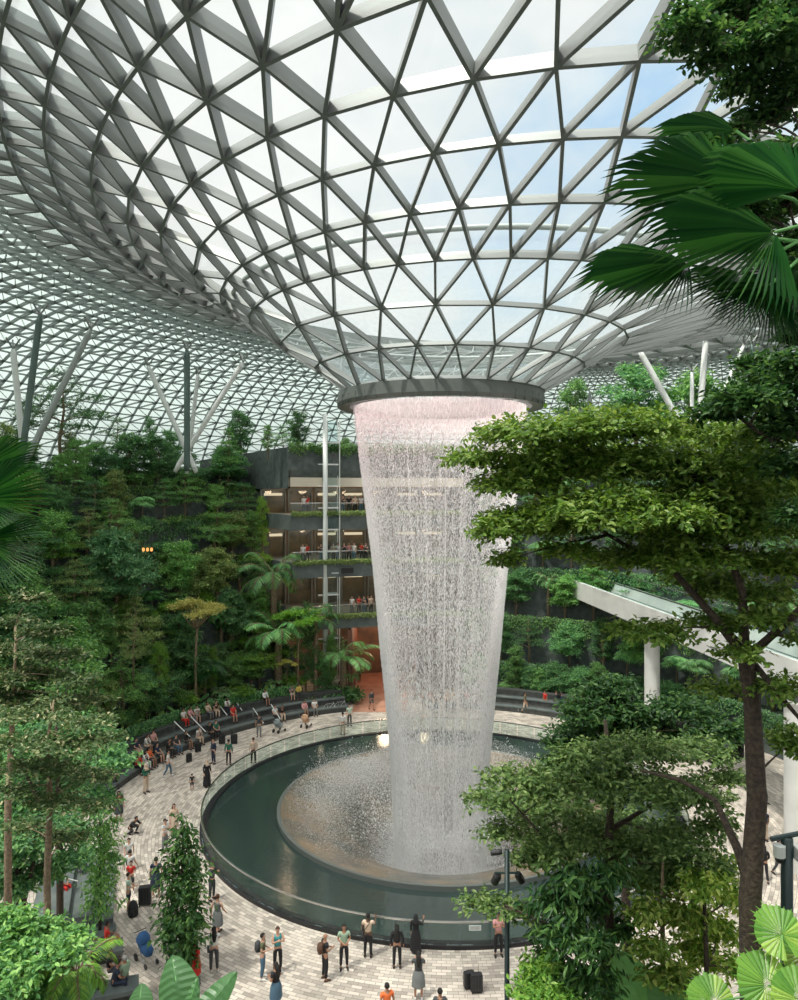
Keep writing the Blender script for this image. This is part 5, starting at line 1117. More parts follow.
# ------------------------------------------------------------------ people
def skin_mesh(name, verts, eds, rads, root=0, sub=1):
    me = bpy.data.meshes.new(name); me.from_pydata(verts, eds, []); me.update()
    ob = bpy.data.objects.new(name, me); col.objects.link(ob)
    ob.modifiers.new('skin', 'SKIN'); sv = me.skin_vertices[0].data if me.skin_vertices else None
    if sv is None: me.skin_vertices.new(); sv = me.skin_vertices[0].data
    for i, r in enumerate(rads):
        sv[i].radius = r if hasattr(r, '__len__') else (r, r); sv[i].use_root = (i == root)
    ob.modifiers['skin'].use_smooth_shade = True
    s_ = ob.modifiers.new('sub', 'SUBSURF'); s_.levels = sub; s_.render_levels = sub
    dg = bpy.context.evaluated_depsgraph_get(); dg.update(); out = bpy.data.meshes.new_from_object(ob.evaluated_get(dg)); out.name = name
    bpy.data.objects.remove(ob); out.materials.clear(); return out
def pose(kind):
    J = dict(pel=(0, 0, .94), bel=(0, 0, 1.08), che=(0, .0, 1.27), nek=(0, 0, 1.46), hed=(0, -.015, 1.58), top=(0, -.005, 1.66),
             sL=(.17, 0, 1.40), sR=(-.17, 0, 1.40), eL=(.23, .02, 1.13), eR=(-.23, .02, 1.13), wL=(.25, -.05, .89), wR=(-.25, -.05, .89),
             hL=(.09, 0, .90), hR=(-.09, 0, .90), kL=(.11, -.01, .50), kR=(-.11, -.01, .50), aL=(.12, .03, .09), aR=(-.12, .03, .09), tL=(.14, -.13, .035), tR=(-.14, -.13, .035))
    def up(**k): J.update(k)
    if kind == 'phone': up(eL=(.22, -.12, 1.18), wL=(.07, -.32, 1.34), eR=(-.22, -.12, 1.18), wR=(-.07, -.32, 1.34))
    if kind == 'lift': up(eL=(.26, -.10, 1.52), wL=(.08, -.28, 1.66), eR=(-.26, -.1, 1.50), wR=(-.08, -.28, 1.66))
    if kind == 'one': up(eR=(-.26, -.12, 1.22), wR=(-.22, -.36, 1.36))
    if kind == 'hold': up(eL=(.23, .0, 1.14), wL=(.08, -.24, 1.10), eR=(-.23, 0, 1.14), wR=(-.06, -.25, 1.12))
    if kind == 'walk': up(kL=(.10, -.16, .52), aL=(.10, -.18, .10), tL=(.11, -.36, .06), kR=(-.10, .06, .50), aR=(-.10, .27, .14), tR=(-.11, .14, .05), eL=(.23, .12, 1.15), wL=(.24, .10, .91), eR=(-.23, -.06, 1.14), wR=(-.22, -.22, .95))
    if kind == 'wide': up(kL=(.14, -.02, .5), aL=(.20, .02, .09), tL=(.25, -.12, .035), kR=(-.14, 0, .5), aR=(-.18, .04, .09), tR=(-.22, -.1, .035), eL=(.27, .03, 1.16), wL=(.16, -.16, 1.02))
    if kind in ('sit', 'sitlean'):
        l = 0 if kind == 'sit' else -.16
        up(pel=(0, 0, .12), bel=(0, l*.25, .27), che=(0, l*.7, .46), nek=(0, l, .64), hed=(0, l*1.2-.03, .76), top=(0, l*1.2-.02, .84), sL=(.17, l*.9, .58), sR=(-.17, l*.9, .58),
           eL=(.22, l-.08, .34), eR=(-.22, l-.08, .34), wL=(.10, -.32, .26), wR=(-.10, -.32, .26), hL=(.09, -.02, .10), hR=(-.09, -.02, .10), kL=(.12, -.43, .11), kR=(-.12, -.43, .11),
           aL=(.12, -.45, -.33), aR=(-.12, -.42, -.33), tL=(.13, -.60, -.385), tR=(-.13, -.57, -.385))
    if kind == 'crouch':
        up(pel=(0, .12, .36), bel=(0, .02, .48), che=(0, -.12, .62), nek=(0, -.22, .76), hed=(0, -.30, .86), top=(0, -.33, .94), sL=(.17, -.18, .70), sR=(-.17, -.18, .70), eL=(.24, -.34, .50), eR=(-.24, -.34, .50),
           wL=(.12, -.5, .62), wR=(-.12, -.5, .6), hL=(.1, .1, .34), hR=(-.1, .1, .34), kL=(.15, -.30, .46), kR=(-.13, -.18, .22), aL=(.14, -.12, .09), aR=(-.13, .14, .10), tL=(.15, -.28, .035), tR=(-.13, .0, .035))
    return J
PM = {}
def body_mesh(kind):
    if ('b', kind) in PM: return PM['b', kind]
    J = pose(kind); V = []; Ed = []; R_ = []
    def v(p, r): V.append(tuple(p)); R_.append(r); return len(V)-1
    ix = {}
    for k, r in dict(pel=(.135, .095), bel=(.115, .085), che=(.135, .095), nek=.050, hed=(.078, .092), top=(.062, .070), sL=.058, sR=.058, eL=.040, eR=.040, wL=.026, wR=.026, hL=.085, hR=.085, kL=.056, kR=.056, aL=.038, aR=.038, tL=(.036, .026), tR=(.036, .026)).items(): ix[k] = v(J[k], r)
    for a, b in (('pel', 'bel'), ('bel', 'che'), ('che', 'nek'), ('nek', 'hed'), ('hed', 'top'), ('che', 'sL'), ('sL', 'eL'), ('eL', 'wL'), ('che', 'sR'), ('sR', 'eR'), ('eR', 'wR'), ('pel', 'hL'), ('hL', 'kL'), ('kL', 'aL'), ('aL', 'tL'), ('pel', 'hR'), ('hR', 'kR'), ('kR', 'aR'), ('aR', 'tR')): Ed.append((ix[a], ix[b]))
    for s in 'LR':
        e_, w_ = Vector(J['e'+s]), Vector(J['w'+s]); d = (w_-e_).normalized(); sd = 1 if s == 'L' else -1
        acr = d.cross(Vector((sd, 0, .2))).normalized() if abs(d.z) > .5 else Vector((1, 0, 0))
        pn = d.cross(acr).normalized()
        palm = v(w_+d*.055, (.030, .018)); Ed.append((ix['w'+s], palm))
        for k, (o_, ln) in enumerate(((-.030, .060), (-.010, .074), (.010, .078), (.030, .066))):
            b = v(w_+d*.085+acr*o_, .0095); m_ = v(w_+d*(.085+ln*.5)+acr*o_*1.1+pn*.006, .009); t_ = v(w_+d*(.085+ln)+acr*o_*1.1+pn*.022, .007); Ed += [(palm, b), (b, m_), (m_, t_)]
        b = v(w_+d*.04+acr*-.038+pn*.01, .011); t_ = v(w_+d*.085+acr*-.058+pn*.025, .008); Ed += [(palm, b), (b, t_)]
    me = skin_mesh('body', V, Ed, R_, 0, 1)
    h = Vector(J['hed']); add = MB()
    add.add([h+Vector(q) for q in ((-.013, -.088, -.015), (.013, -.088, -.015), (0, -.084, .03), (0, -.118, -.012))], [(0, 1, 3), (1, 2, 3), (2, 0, 3)])
    add.add([h+Vector(q) for q in ((-.024, -.086, -.046), (.024, -.086, -.046), (.016, -.092, -.040), (-.016, -.092, -.040), (0, -.093, -.052))], [(0, 4, 3), (4, 2, 3), (4, 1, 2)])
    for s in (-1, 1): add.sphere(h+Vector((s*.082, .0, .0)), .02, (.5, .8, 1.5), 6, 4)
    nskin = len(add.f)
    for s in (-1, 1): add.sphere(h+Vector((s*.030, -.084, .022)), .011, (1.2, .6, .8), 6, 4)
    v0 = [tuple(q.co) for q in me.vertices]; f0 = [tuple(p.vertices) for p in me.polygons]; o = len(v0)
    out = mesh_np('body', v0+[tuple(q) for q in add.v], f0+[tuple(i+o for i in f) for f in add.f], True)
    out.materials.append(None); out.materials.append(M['black'])
    for i in range(len(f0)+nskin, len(out.polygons)): out.polygons[i].material_index = 1
    PM['b', kind] = out; return out
def top_mesh(kind, sl):
    key = ('t', kind, sl)
    if key in PM: return PM[key]
    J = pose(kind); L3 = lambda a, b, t: tuple(Vector(J[a]).lerp(Vector(J[b]), t))
    V = [J['pel'], J['bel'], J['che'], L3('che', 'nek', .62), J['sL'], J['sR']]; R_ = [(.155, .115), (.145, .108), (.158, .115), (.075, .07), .077, .077]; Ed = [(0, 1), (1, 2), (2, 3), (2, 4), (2, 5)]
    V[0] = tuple(Vector(J['pel']).lerp(Vector(J['bel']), .1))
    for k, s in ((4, 'L'), (5, 'R')):
        if sl == 0: continue
        if sl == 1: V.append(L3('s'+s, 'e'+s, .62)); R_.append(.060); Ed.append((k, len(V)-1))
        else: V += [J['e'+s], L3('e'+s, 'w'+s, .92)]; R_ += [.054, .040]; Ed += [(k, len(V)-2), (len(V)-2, len(V)-1)]
    PM[key] = skin_mesh('top', V, Ed, R_, 2, 1); return PM[key]
def leg_mesh(kind, ln):
    key = ('l', kind, ln)
    if key in PM: return PM[key]
    J = pose(kind); L3 = lambda a, b, t: tuple(Vector(J[a]).lerp(Vector(J[b]), t))
    V = [tuple(Vector(J['pel']).lerp(Vector(J['bel']), .25)), J['pel'], J['hL'], J['hR']]; R_ = [(.14, .105), (.15, .112), .100, .100]; Ed = [(0, 1), (1, 2), (1, 3)]
    for k, s in ((2, 'L'), (3, 'R')):
        if ln == 1: V.append(L3('h'+s, 'k'+s, .9)); R_.append(.082); Ed.append((k, len(V)-1))
        else: V += [J['k'+s], L3('k'+s, 'a'+s, .92)]; R_ += [.072, .054]; Ed += [(k, len(V)-2), (len(V)-2, len(V)-1)]
    PM[key] = skin_mesh('trousers', V, Ed, R_, 1, 1); return PM[key]
def skirt_mesh(kind, ln):
    key = ('k', kind, ln)
    if key in PM: return PM[key]
    J = pose(kind); z1 = {2: .48, 3: .12}[ln]; mb = MB(); n = 20
    if kind in ('sit', 'sitlean', 'crouch'): return leg_mesh(kind, 2)
    for i, (t) in enumerate((0, .15, .35, .6, .8, 1)):
        z = 1.05+(z1-1.05)*t; r = .135+.06*min(1, t*3)+(.04*t if ln == 2 else .05*t)
        for k in range(n):
            a = 2*PI*k/n; w_ = 1+.05*math.sin(a*5)*t; mb.v.append((r*1.05*w_*math.cos(a), r*.85*w_*math.sin(a), z))
    for i in range(5):
        for k in range(n): k2 = (k+1) % n; mb.f.append((i*n+k, (i+1)*n+k, (i+1)*n+k2, i*n+k2))
    PM[key] = mb.mesh('skirt', True); return PM[key]
def hair_mesh(kind, style):
    key = ('h', kind, style)
    if key in PM: return PM[key]
    J = pose(kind); h = Vector(J['hed']); mb = MB(); nu, nv = 14, 8
    for j in range(nv+1):
        for i in range(nu):
            a = 2*PI*i/nu; p = PI*.5*j/nv*1.25; fr_ = -math.sin(a)            # fr_>0 at the face side
            lim = p if fr_ < .3 else min(p, PI*.30)
            r = .102; mb.v.append((h.x+r*.90*math.sin(lim)*math.cos(a), h.y+.012+r*1.05*math.sin(lim)*math.sin(a), h.z+.025+r*1.02*math.cos(lim)))
    for j in range(nv):
        for i in range(nu): i2 = (i+1) % nu; mb.f.append((j*nu+i, (j+1)*nu+i, (j+1)*nu+i2, j*nu+i2))
    if style == 'long': mb.tube([h+Vector((0, .055, .04)), h+Vector((0, .085, -.06)), h+Vector((0, .11, -.20)), h+Vector((0, .12, -.36)), h+Vector((0, .11, -.42))], [.07, .088, .085, .06, .02], 10)
    if style == 'bun': mb.sphere(h+Vector((0, .10, .06)), .045)
    if style == 'veil':
        mb.tube([h+Vector((0, .01, .10)), h+Vector((0, .03, .04)), h+Vector((0, .04, -.06)), h+Vector((0, .02, -.16)), h+Vector((0, .01, -.26))], [.06, .104, .098, .13, .19], 14)
    if style == 'cap': mb.add([h+Vector(q) for q in ((-.07, -.08, .06), (.07, -.08, .06), (.05, -.17, .045), (-.05, -.17, .045), (-.07, -.08, .07), (.07, -.08, .07), (.05, -.17, .055), (-.05, -.17, .055))], [(0,3,2,1),(4,5,6,7),(0,1,5,4),(1,2,6,5),(2,3,7,6),(3,0,4,7)])
    PM[key] = mb.mesh('hair', True); return PM[key]
def shoe_mesh(kind, s):
    key = ('s', kind, s)
    if key in PM: return PM[key]
    J = pose(kind); a = Vector(J['a'+s]); t = Vector(J['t'+s]); mb = MB(); d = (t-a)
    mb.tube([a+Vector((0, .06, -.05))-d*.05, a+Vector((0, .01, -.035)), a.lerp(t, .55)+Vector((0, 0, -.002)), t+Vector((0, 0, .0)), t+d.normalized()*.05], [.022, .046, .044, .034, .012], 10)
    PM[key] = mb.mesh('shoe', True); return PM[key]
CM = {}
def cm(c):
    if c not in CM: CM[c] = principled('cloth', c, .8) if len(c) == 3 else None
    return CM[c]
WH = (.62, .62, .60); BK = (.012, .012, .014); NV_ = (.02, .03, .06); RD = (.55, .025, .02); GR = (.02, .13, .08); TL = (.06, .28, .30); OL = (.10, .11, .06); DN = (.06, .12, .18); GY = (.16, .17, .17); BG = (.55, .42, .32); PE = (.66, .50, .38); OR = (.75, .16, .04); LG = (.30, .42, .30); PK = (.6, .3, .3); BL = (.08, .16, .32); BR = (.10, .05, .03); DG = (.05, .055, .06); YE = (.6, .45, .1); MI = (.40, .55, .45)
SK = {'l': (.52, .30, .21), 'm': (.36, .19, .12), 'd': (.12, .06, .035)}
HB = (.010, .008, .007); HBR = (.06, .025, .012); HBL = (.42, .28, .14); HG = (.3, .29, .28)
def sl_obj(name, me, mat, parent):
    if len(me.materials) == 0: me.materials.append(mat)
    o = bpy.data.objects.new(name, me); col.objects.link(o); o.parent = parent; o.material_slots[0].link = 'OBJECT'; o.material_slots[0].material = mat; return o
def person(loc, face, kind, skin, hair, hs, top, sl, bot, bl, label, shoes=BK, h=1.0, bag=None, group=None):
    """bl: 1 shorts, 2 trousers, -2 knee skirt, -3 long skirt"""
    e = empty('person', loc, AZ(face), h, label, 'person', group); e['label'] = label
    sl_obj('body', body_mesh(kind), cm(SK[skin]), e)
    if hs: sl_obj({'veil': 'headscarf', 'cap': 'cap'}.get(hs, 'hair'), hair_mesh(kind, hs), cm(hair), e)
    sl_obj('top', top_mesh(kind, sl), cm(top), e)
    if bl > 0: sl_obj('trousers' if bl == 2 else 'shorts', leg_mesh(kind, bl), cm(bot), e)
    else: sl_obj('skirt', skirt_mesh(kind, -bl), cm(bot), e)
    for s in 'LR': sl_obj('shoe', shoe_mesh(kind, s), cm(shoes), e)
    J = pose(kind); c = Vector(J['che'])
    if bag == 'pack': b = MB().tube([c+Vector((0, .17, -.24)), c+Vector((0, .19, -.1)), c+Vector((0, .18, .06)), c+Vector((0, .15, .13))], [.10, .125, .12, .07], 10); build(b, 'backpack', cm(BR if top == BK else DG), e, smooth=True)
    if bag == 'sling':
        m_ = MB().tube([c+Vector((-.10, .02, .17)), c+Vector((-.04, -.125, .08)), c+Vector((.10, -.13, -.12)), c+Vector((.20, 0, -.30)), c+Vector((.06, .13, -.1)), c+Vector((-.10, .08, .14))], .014, 6); b = build(m_, 'bag_strap', cm(BK), e)
        build(MB().box(c+Vector((.17, -.10, -.46)), c+Vector((.25, .10, -.28))), 'shoulder_bag', cm(DG), e)
    return e
F_ = lambda t: t
# standing and walking people on the plaza: px, py of the feet
PP = [
 (217.6, 936, 'walk', 150, 'l', HBR, 'bun', GY, 0, GY, -2, 'person in a sleeveless grey dress walking past the conical tree', BK, 1, None),
 (214, 972, 'phone', 200, 'l', HB, 'long', WH, 1, DG, 2, 'person in a white top holding up a phone beside the conical tree', WH, 1, 'sling'),
 (262.7, 979, 'hold', 90, 'l', HB, 'short', OL, 1, DN, 2, 'person in an olive shirt and blue jeans carrying a backpack', WH, 1, 'pack'),
 (277.7, 972, 'phone', 20, 'l', HBR, 'bun', TL, 0, BK, 2, 'person in a sleeveless teal top and black trousers', WH, 1, None),
 (276, 1011, 'hold', 235, 'm', HB, 'long', BK, 1, DN, -2, 'person in a black top and blue denim skirt at the bottom of the view', BK, 1, None),
 (325, 980, 'hold', 120, 'm', HB, None, BK, 1, BK, 2, 'bald person in black clothes wearing a brown backpack', BR, 1.02, 'pack'),
 (344, 969, 'hold', 10, 'm', HB, 'long', LG, 1, BK, 2, 'person with long dark hair in a pale green tunic and black leggings', BK, 1, None),
 (368, 957, 'one', 170, 'd', HB, 'short', PE, 1, BK, 2, 'person in a cream shirt with a black cross-body strap', BK, 1, 'sling'),
 (397, 968, 'stand', 180, 'm', HB, 'long', BK, 2, BK, 2, 'person all in black with long hair standing back from the barrier', BK, .98, None),
 (416, 953, 'one', 160, 'm', BK, 'veil', BK, 2, BK, -3, 'person in a black headscarf and robe at the barrier by the notice plate', BK, .89, None),
 (418.5, 999, 'phone', 180, 'm', HB, 'long', DG, 1, GY, -2, 'person with very long dark hair in a grey skirt facing the fall', WH, 1, None),
 (387, 1034, 'stand', 200, 'm', HB, 'short', OR, 1, DG, 2, 'person in a bright orange shirt cut off by the bottom of the view', BK, 1, None),
 (440, 1040, 'stand', 180, 'm', HB, 'short', DG, 1, DG, 2, 'person of whom only the dark-haired head shows at the bottom centre', BK, 1, None),
 (498.5, 956, 'phone', 5, 'm', HB, 'short', PK, 1, BK, 2, 'person in a pink patterned shirt leaning on the barrier beside the thin lamp post', BK, 1, None),
 (636, 985, 'stand', 180, 'l', HBR, 'bun', WH, 1, GY, 2, 'brown-haired person half hidden by the lower right trees', BK, 1, None),
 (128.5, 912, 'hold', 100, 'l', HB, 'short', MI, 1, NV_, 1, 'person in a blue-green shirt and navy shorts beside the black backpack', WH, 1, None),
 (156, 897, 'stand', 190, 'l', HB, 'short', NV_, 1, NV_, -2, 'person in a navy tunic with bare calves beside the big black suitcase', BG, 1.05, None),
 (130, 886, 'walk', 170, 'l', HB, 'short', WH, 1, DG, 1, 'person in a white shirt walking behind the one in red on the left plaza', WH, .98, None),
 (131, 893, 'hold', 10, 'l', HB, 'short', RD, 1, DG, 1, 'person in a red top between the white shirt and the blue-green shirt', WH, .85, None),
 (212, 900, 'phone', 60, 'l', HBR, 'short', DG, 2, DG, 2, 'person in dark clothes at the barrier partly behind the conical tree', BK, 1, None),
 (195, 985, 'stand', 150, 'm', HB, 'short', RD, 1, RD, -2, 'person in a long red dress behind the tall conical tree', BK, .95, None),
 (129, 870, 'walk', 20, 'l', HB, 'short', WH, 1, GY, 2, 'person in a white shirt farther up the left plaza', WH, .9, None),
 (165, 852, 'phone', 60, 'l', HB, 'cap', WH, 1, GY, 2, 'person in a pale shirt taking a photo above the tall conical tree', BK, .98, None),
 (174, 836, 'stand', 40, 'l', HBR, 'long', PE, 1, BG, -2, 'person in a peach dress above the tall conical tree', BK, 1, None),
 (132, 834, 'crouch', 70, 'm', HB, 'short', BK, 2, BK, 2, 'person in black crouching on the plaza', BK, 1, None),
 (119, 822, 'stand', 40, 'm', HB, 'long', BR, 1, DG, -2, 'person in dark brown clothes beside the slim conical tree', BK, 1, None),
 (115.5, 790, 'stand', 70, 'l', HB, 'short', WH, 2, DG, 2, 'person in a long white shirt at the near end of the seating', BK, 1, None),
 (146, 793, 'hold', 60, 'm', BG, 'veil', GR, 2, BG, 2, 'person in a green top with a beige headscarf at the end of the seating', BK, 1.05, None),
 (168, 777, 'walk', 100, 'l', HB, 'bun', WH, 1, DN, 2, 'person in a white top and jeans walking beside the seating', WH, 1, None),
 (192, 791, 'stand', 200, 'm', HB, 'short', BK, 1, BK, 1, 'small child in black close to the barrier on the left', WH, .62, None),
 (207, 787, 'stand', 50, 'l', BG, 'veil', BK, 2, BK, -3, 'person in a long black robe and beige headscarf against the glass barrier', BK, 1, None),
 (213.5, 764, 'stand', 320, 'l', HB, 'short', NV_, 2, NV_, 2, 'person in dark blue standing before the black bags', BK, 1, None),
 (228.6, 765, 'stand', 175, 'm', HB, 'short', GR, 2, BK, 2, 'person in a dark green jacket standing near the barrier', BK, 1, None),
 (253.4, 763, 'stand', 200, 'l', HBR, 'bun', BG, 2, BK, 2, 'person in a beige top and black trousers at the glass barrier', BK, 1, None),
 (259, 737, 'stand', 10, 'm', HB, 'cap', DG, 1, GY, 2, 'person in grey standing between the steps and the pram', BK, 1, None),
 (342.7, 735, 'stand', 180, 'm', HB, 'short', WH, 2, BG, 2, 'person in a white shirt looking over the far barrier left of the fall', BK, 1, None),
 (349.5, 726, 'stand', 20, 'l', HB, 'short', MI, 1, DG, 2, 'person in a pale striped top behind the one in the white shirt', BK, 1, None),
 (371.5, 710, 'walk', 30, 'm', HB, 'short', DG, 2, DG, 1, 'person in dark clothes alone at the mouth of the red passage', BK, 1, None),
 (359, 683, 'walk', 180, 'm', HB, 'short', BK, 2, BK, 2, 'person in black walking down the red passage', BK, 1, None),
 (355, 684, 'walk', 180, 'l', HB, 'long', WH, 1, GY, 2, 'person in white beside the one in black in the red passage', BK, .98, None),
 (366, 662, 'walk', 10, 'l', HB, 'short', DG, 1, DG, 2, 'person far down the red passage', BK, 1, None),
 (340, 700, 'stand', 60, 'l', HB, 'long', PK, 1, GY, 2, 'person in pink near the bicycles by the red passage', BK, .95, None),
 (525, 713, 'walk', 60, 'm', HB, 'short', OL, 1, BG, 2, 'person in an olive top just right of the fall on the far plaza', BK, 1, None),
 (545, 711, 'stand', 300, 'm', HB, 'short', RD, 1, DG, 2, 'person in a red and white top right of the fall on the far plaza', BK, 1, None),
 (556, 711, 'stand', 20, 'm', HB, 'short', DG, 2, DG, 2, 'person in dark clothes at the right end of the far seating', BK, 1, None),
 (561, 712, 'stand', 100, 'l', HB, 'long', NV_, 2, DG, 2, 'person in navy beside the one in dark clothes on the far right', BK, .97, None),
 (763, 803, 'walk', 20, 'm', HB, 'short', BK, 2, BK, 2, 'person in black on the right-hand path farthest from the thick post', BK, 1, None),
 (765, 842, 'stand', 200, 'm', HB, 'short', NV_, 1, BG, 2, 'person in a navy shirt and light trousers on the right-hand path', BK, 1, None),
 (764, 882, 'walk', 170, 'm', HB, 'long', BK, 2, BK, 2, 'person in black stepping along the right-hand path beside the big trunk', BK, 1, None),
 (779, 876, 'walk', 30, 'm', HB, 'short', DG, 2, DG, 2, 'person in dark grey on the right-hand path beside the thick post', BK, 1, None)]
for px, py, kd, fc, sk, hc, hs, tp_, sl, bt, bl, lab, sh, h, bag in PP:
    person(at(px, py, 0), fc, kd, sk, hc, hs, tp_, sl, bt, bl, lab, sh, h, bag)
# people sitting on the seating: px, py of the hips
def seat_at(px, py, zs=None):
    """which step the view ray meets"""
    for z, ra, rb in ((.46, 19.55, 20.65), (.88, 20.65, 21.6), (1.26, 21.6, 22.3)):
        p = at(px, py, z); r = math.hypot(p.x-CX, p.y-CY)
        if r < rb+.05: break
    r = min(max(r, ra+.22), rb-.3); a = math.atan2(p.x-CX, p.y-CY); return Vector((CX+r*math.sin(a), CY+r*math.cos(a), z)), r
SP = [
 (129, 764, 'sit', RD, BK, 'person in red seated at the near end of the stone seating'), (141, 768, 'sitlean', RD, BK, 'person in a red top with crossed legs at the seating end'), (141, 752, 'sit', NV_, BG, 'person in navy seated high at the near end of the seating'),
 (152, 748, 'sitlean', WH, BG, 'person in white with bare arms seated left of the one in maroon'), (158, 744, 'sit', PK, DG, 'person in maroon pink leaning on a neighbour'), (154, 768, 'sitlean', WH, WH, 'person in pale clothes bent forward on the front row'),
 (171, 758, 'sit', NV_, DG, 'person in navy on the front row, left of the dark trio'), (177, 756, 'sitlean', BK, BK, 'person in black in the middle of the dark trio'), (184, 752, 'sit', DG, DN, 'person in charcoal at the right of the dark trio'), (162, 762, 'sit', OR, DG, 'person in an orange top on the front row'),
 (189, 722, 'sit', WH, RD, 'person in white with a red bag on the upper row'), (185, 724, 'sit', PK, GY, 'person in pink at the left of the upper row group'), (196, 720, 'sitlean', WH, GY, 'person in white leaning beside the yellow-crowned tree'),
 (205, 716, 'sit', BG, GY, 'person in beige right of the yellow-crowned tree trunk'), (213, 714, 'sitlean', BK, BG, 'person in black right of the one in beige'), (196, 745, 'sit', BK, DG, 'person in black beside the dark suitcase'), (204, 740, 'sitlean', WH, BG, 'person in a white blouse on the front row'),
 (227, 709, 'sitlean', WH, NV_, 'person in white and navy alone on the upper steps'), (241.5, 719, 'sit', RD, RD, 'person in bright red alone on the middle of the seating'), (224, 738, 'sit', BK, BK, 'person in black sitting among the black bags'), (233, 737, 'sit', GR, BK, 'person in dark green sitting among the black bags'),
 (269, 702, 'sit', WH, BK, 'person in white seated on the back row below the small yellow tree'), (286, 722, 'sit', WH, BK, 'person in white right of the grey pram'), (293, 721, 'sitlean', BK, BG, 'person in black right of the one in white by the pram'),
 (272, 683, 'sitlean', GY, WH, 'person in pale grey seated on the top row'), (266, 679, 'sit', YE, DG, 'person in orange-yellow on the top row'), (318, 712, 'sit', WH, GY, 'person in white seated near the beige pram'), (312, 716, 'sit', PK, GY, 'person in pink seated near the beige pram')]
placed = []
for k, (px, py, kd, tpc, btc, lab) in enumerate(SP):
    p, r = seat_at(px, py)
    for _ in range(12):
        if all((p-q).length > .52 for q in placed): break
        a = math.atan2(p.x-CX, p.y-CY)+.55/r*(1 if _ % 2 == 0 else 1); p = Vector((CX+r*math.sin(a), CY+r*math.cos(a), p.z))
    placed.append(p.copy()); v = Vector((CX-p.x, CY-p.y)); fc = math.degrees(math.atan2(v.x, -v.y))+random.uniform(-14, 14)
    person(p, fc, kd, 'lm'[k % 2], [HB, HBR, HB][k % 3], ['short', 'long', 'bun', 'short'][k % 4], tpc, 1+k % 2, btc, 2 if k % 3 else 1, lab)
for px, py, tpc, btc, hc, lab in ((76, 866, WH, DG, HB, 'person in white seated on the grey near-left steps, farther one'), (75, 888, WH, RD, HBL, 'fair-haired person in white seated on the grey near-left steps, nearer one')):
    p = at(px, py, .9); p.x = min(p.x, at(78, 900, 0).x-.5); person(p, 80, 'sitlean', 'l', hc, 'long', tpc, 1, btc, 2, lab)
for px, py, kd, tpc, btc, hc, hs, fc, lab in ((107, 944, 'sit', RD, RD, HB, 'short', 120, 'person in bright red seated behind the yellow-green palm'), (93, 984, 'sit', BK, BK, HB, None, 70, 'bald person in a black T-shirt seated at the bottom left'), (86, 988, 'sitlean', BG, DG, HBR, 'short', 70, 'person in brown beside the bald one at the bottom left'),
    (109, 972, 'sit', BK, DG, HB, 'short', 110, 'dark-haired person in black at the bottom left'), (113, 985, 'sitlean', NV_, NV_, HB, 'short', 110, 'person in a navy top at the bottom left'), (125, 980, 'sit', LG, GY, HG, 'short', 250, 'grey-haired person in a pale green shirt at the bottom left')):
    p = at(px, py, .48); b = empty('stone_block', (p.x, p.y, 0), AZ(fc), label='low grey stone seat under the '+lab.split(' in ')[0]+' in '+lab.split(' in ', 1)[1], cat='seat') if False else None
    e = person(p, fc, kd, 'lm'[int(px) % 2], hc, hs, tpc, 1, btc, 2, lab)
for x0, y0, x1, y1, lab in ((86, 992, 127, 984, 'low grey stone bench under the group at the bottom left'), (102, 948, 112, 946, 'low grey stone bench behind the yellow-green palm')):
    a = at(x0, y0, .45); b = at(x1, y1, .45); c = (a+b)/2; d = b-a; e = empty('stone_bench', (c.x, c.y, 0), math.atan2(d.y, d.x), label=lab, cat='bench')
    build(MB().box((-d.length/2-.4, -.45, .30), (d.length/2+.4, .45, .46)), 'seat_slab', M['slab'], e); build(MB().box((-d.length/2-.2, -.3, 0), (d.length/2+.2, .3, .30)), 'plinth', M['benchm'], e)
# people along the balconies and behind the fall
def crowd(lst, lab, grp, sc=1.0):
    for k, (p, fc) in enumerate(lst):
        c = [WH, RD, DG, BK, BG, WH, NV_, PK][k % 8]; person(p, fc, ['stand', 'hold', 'phone', 'wide'][k % 4], 'lm'[k % 2], [HB, HBR][k % 2], ['short', 'long', 'bun'][k % 3], c, 1, [DG, BK, DN][k % 3], 2, lab, BK, sc, None, grp)
def balc(px, r, z): p = ground_on(px, r, z); return (p, random.uniform(-40, 40))
crowd([balc(px, 24.2+.3*(i % 2), 11.9) for i, px in enumerate((303, 307, 321, 327, 333, 338, 344, 349, 354, 362, 366))], 'person at the rail of the middle shop balcony', 'people along the middle shop balcony')
crowd([balc(px, 24.6, 16.1) for px in (304, 307, 343, 349, 355, 361)], 'person at the rail of the upper shop balcony', 'people along the upper shop balcony')
crowd([balc(px, 23.9, 7.2) for px in (352, 359, 364, 368, 371)], 'person at the rail of the lowest shop balcony', 'people along the lowest shop balcony')
crowd([(at(px, 708+(i % 3)*2.5, 0), random.uniform(-30, 30)) for i, px in enumerate((424, 430, 436, 442, 448, 454, 461, 467, 474))], 'person seen through the falling water on the far plaza', 'people seen through the falling water')
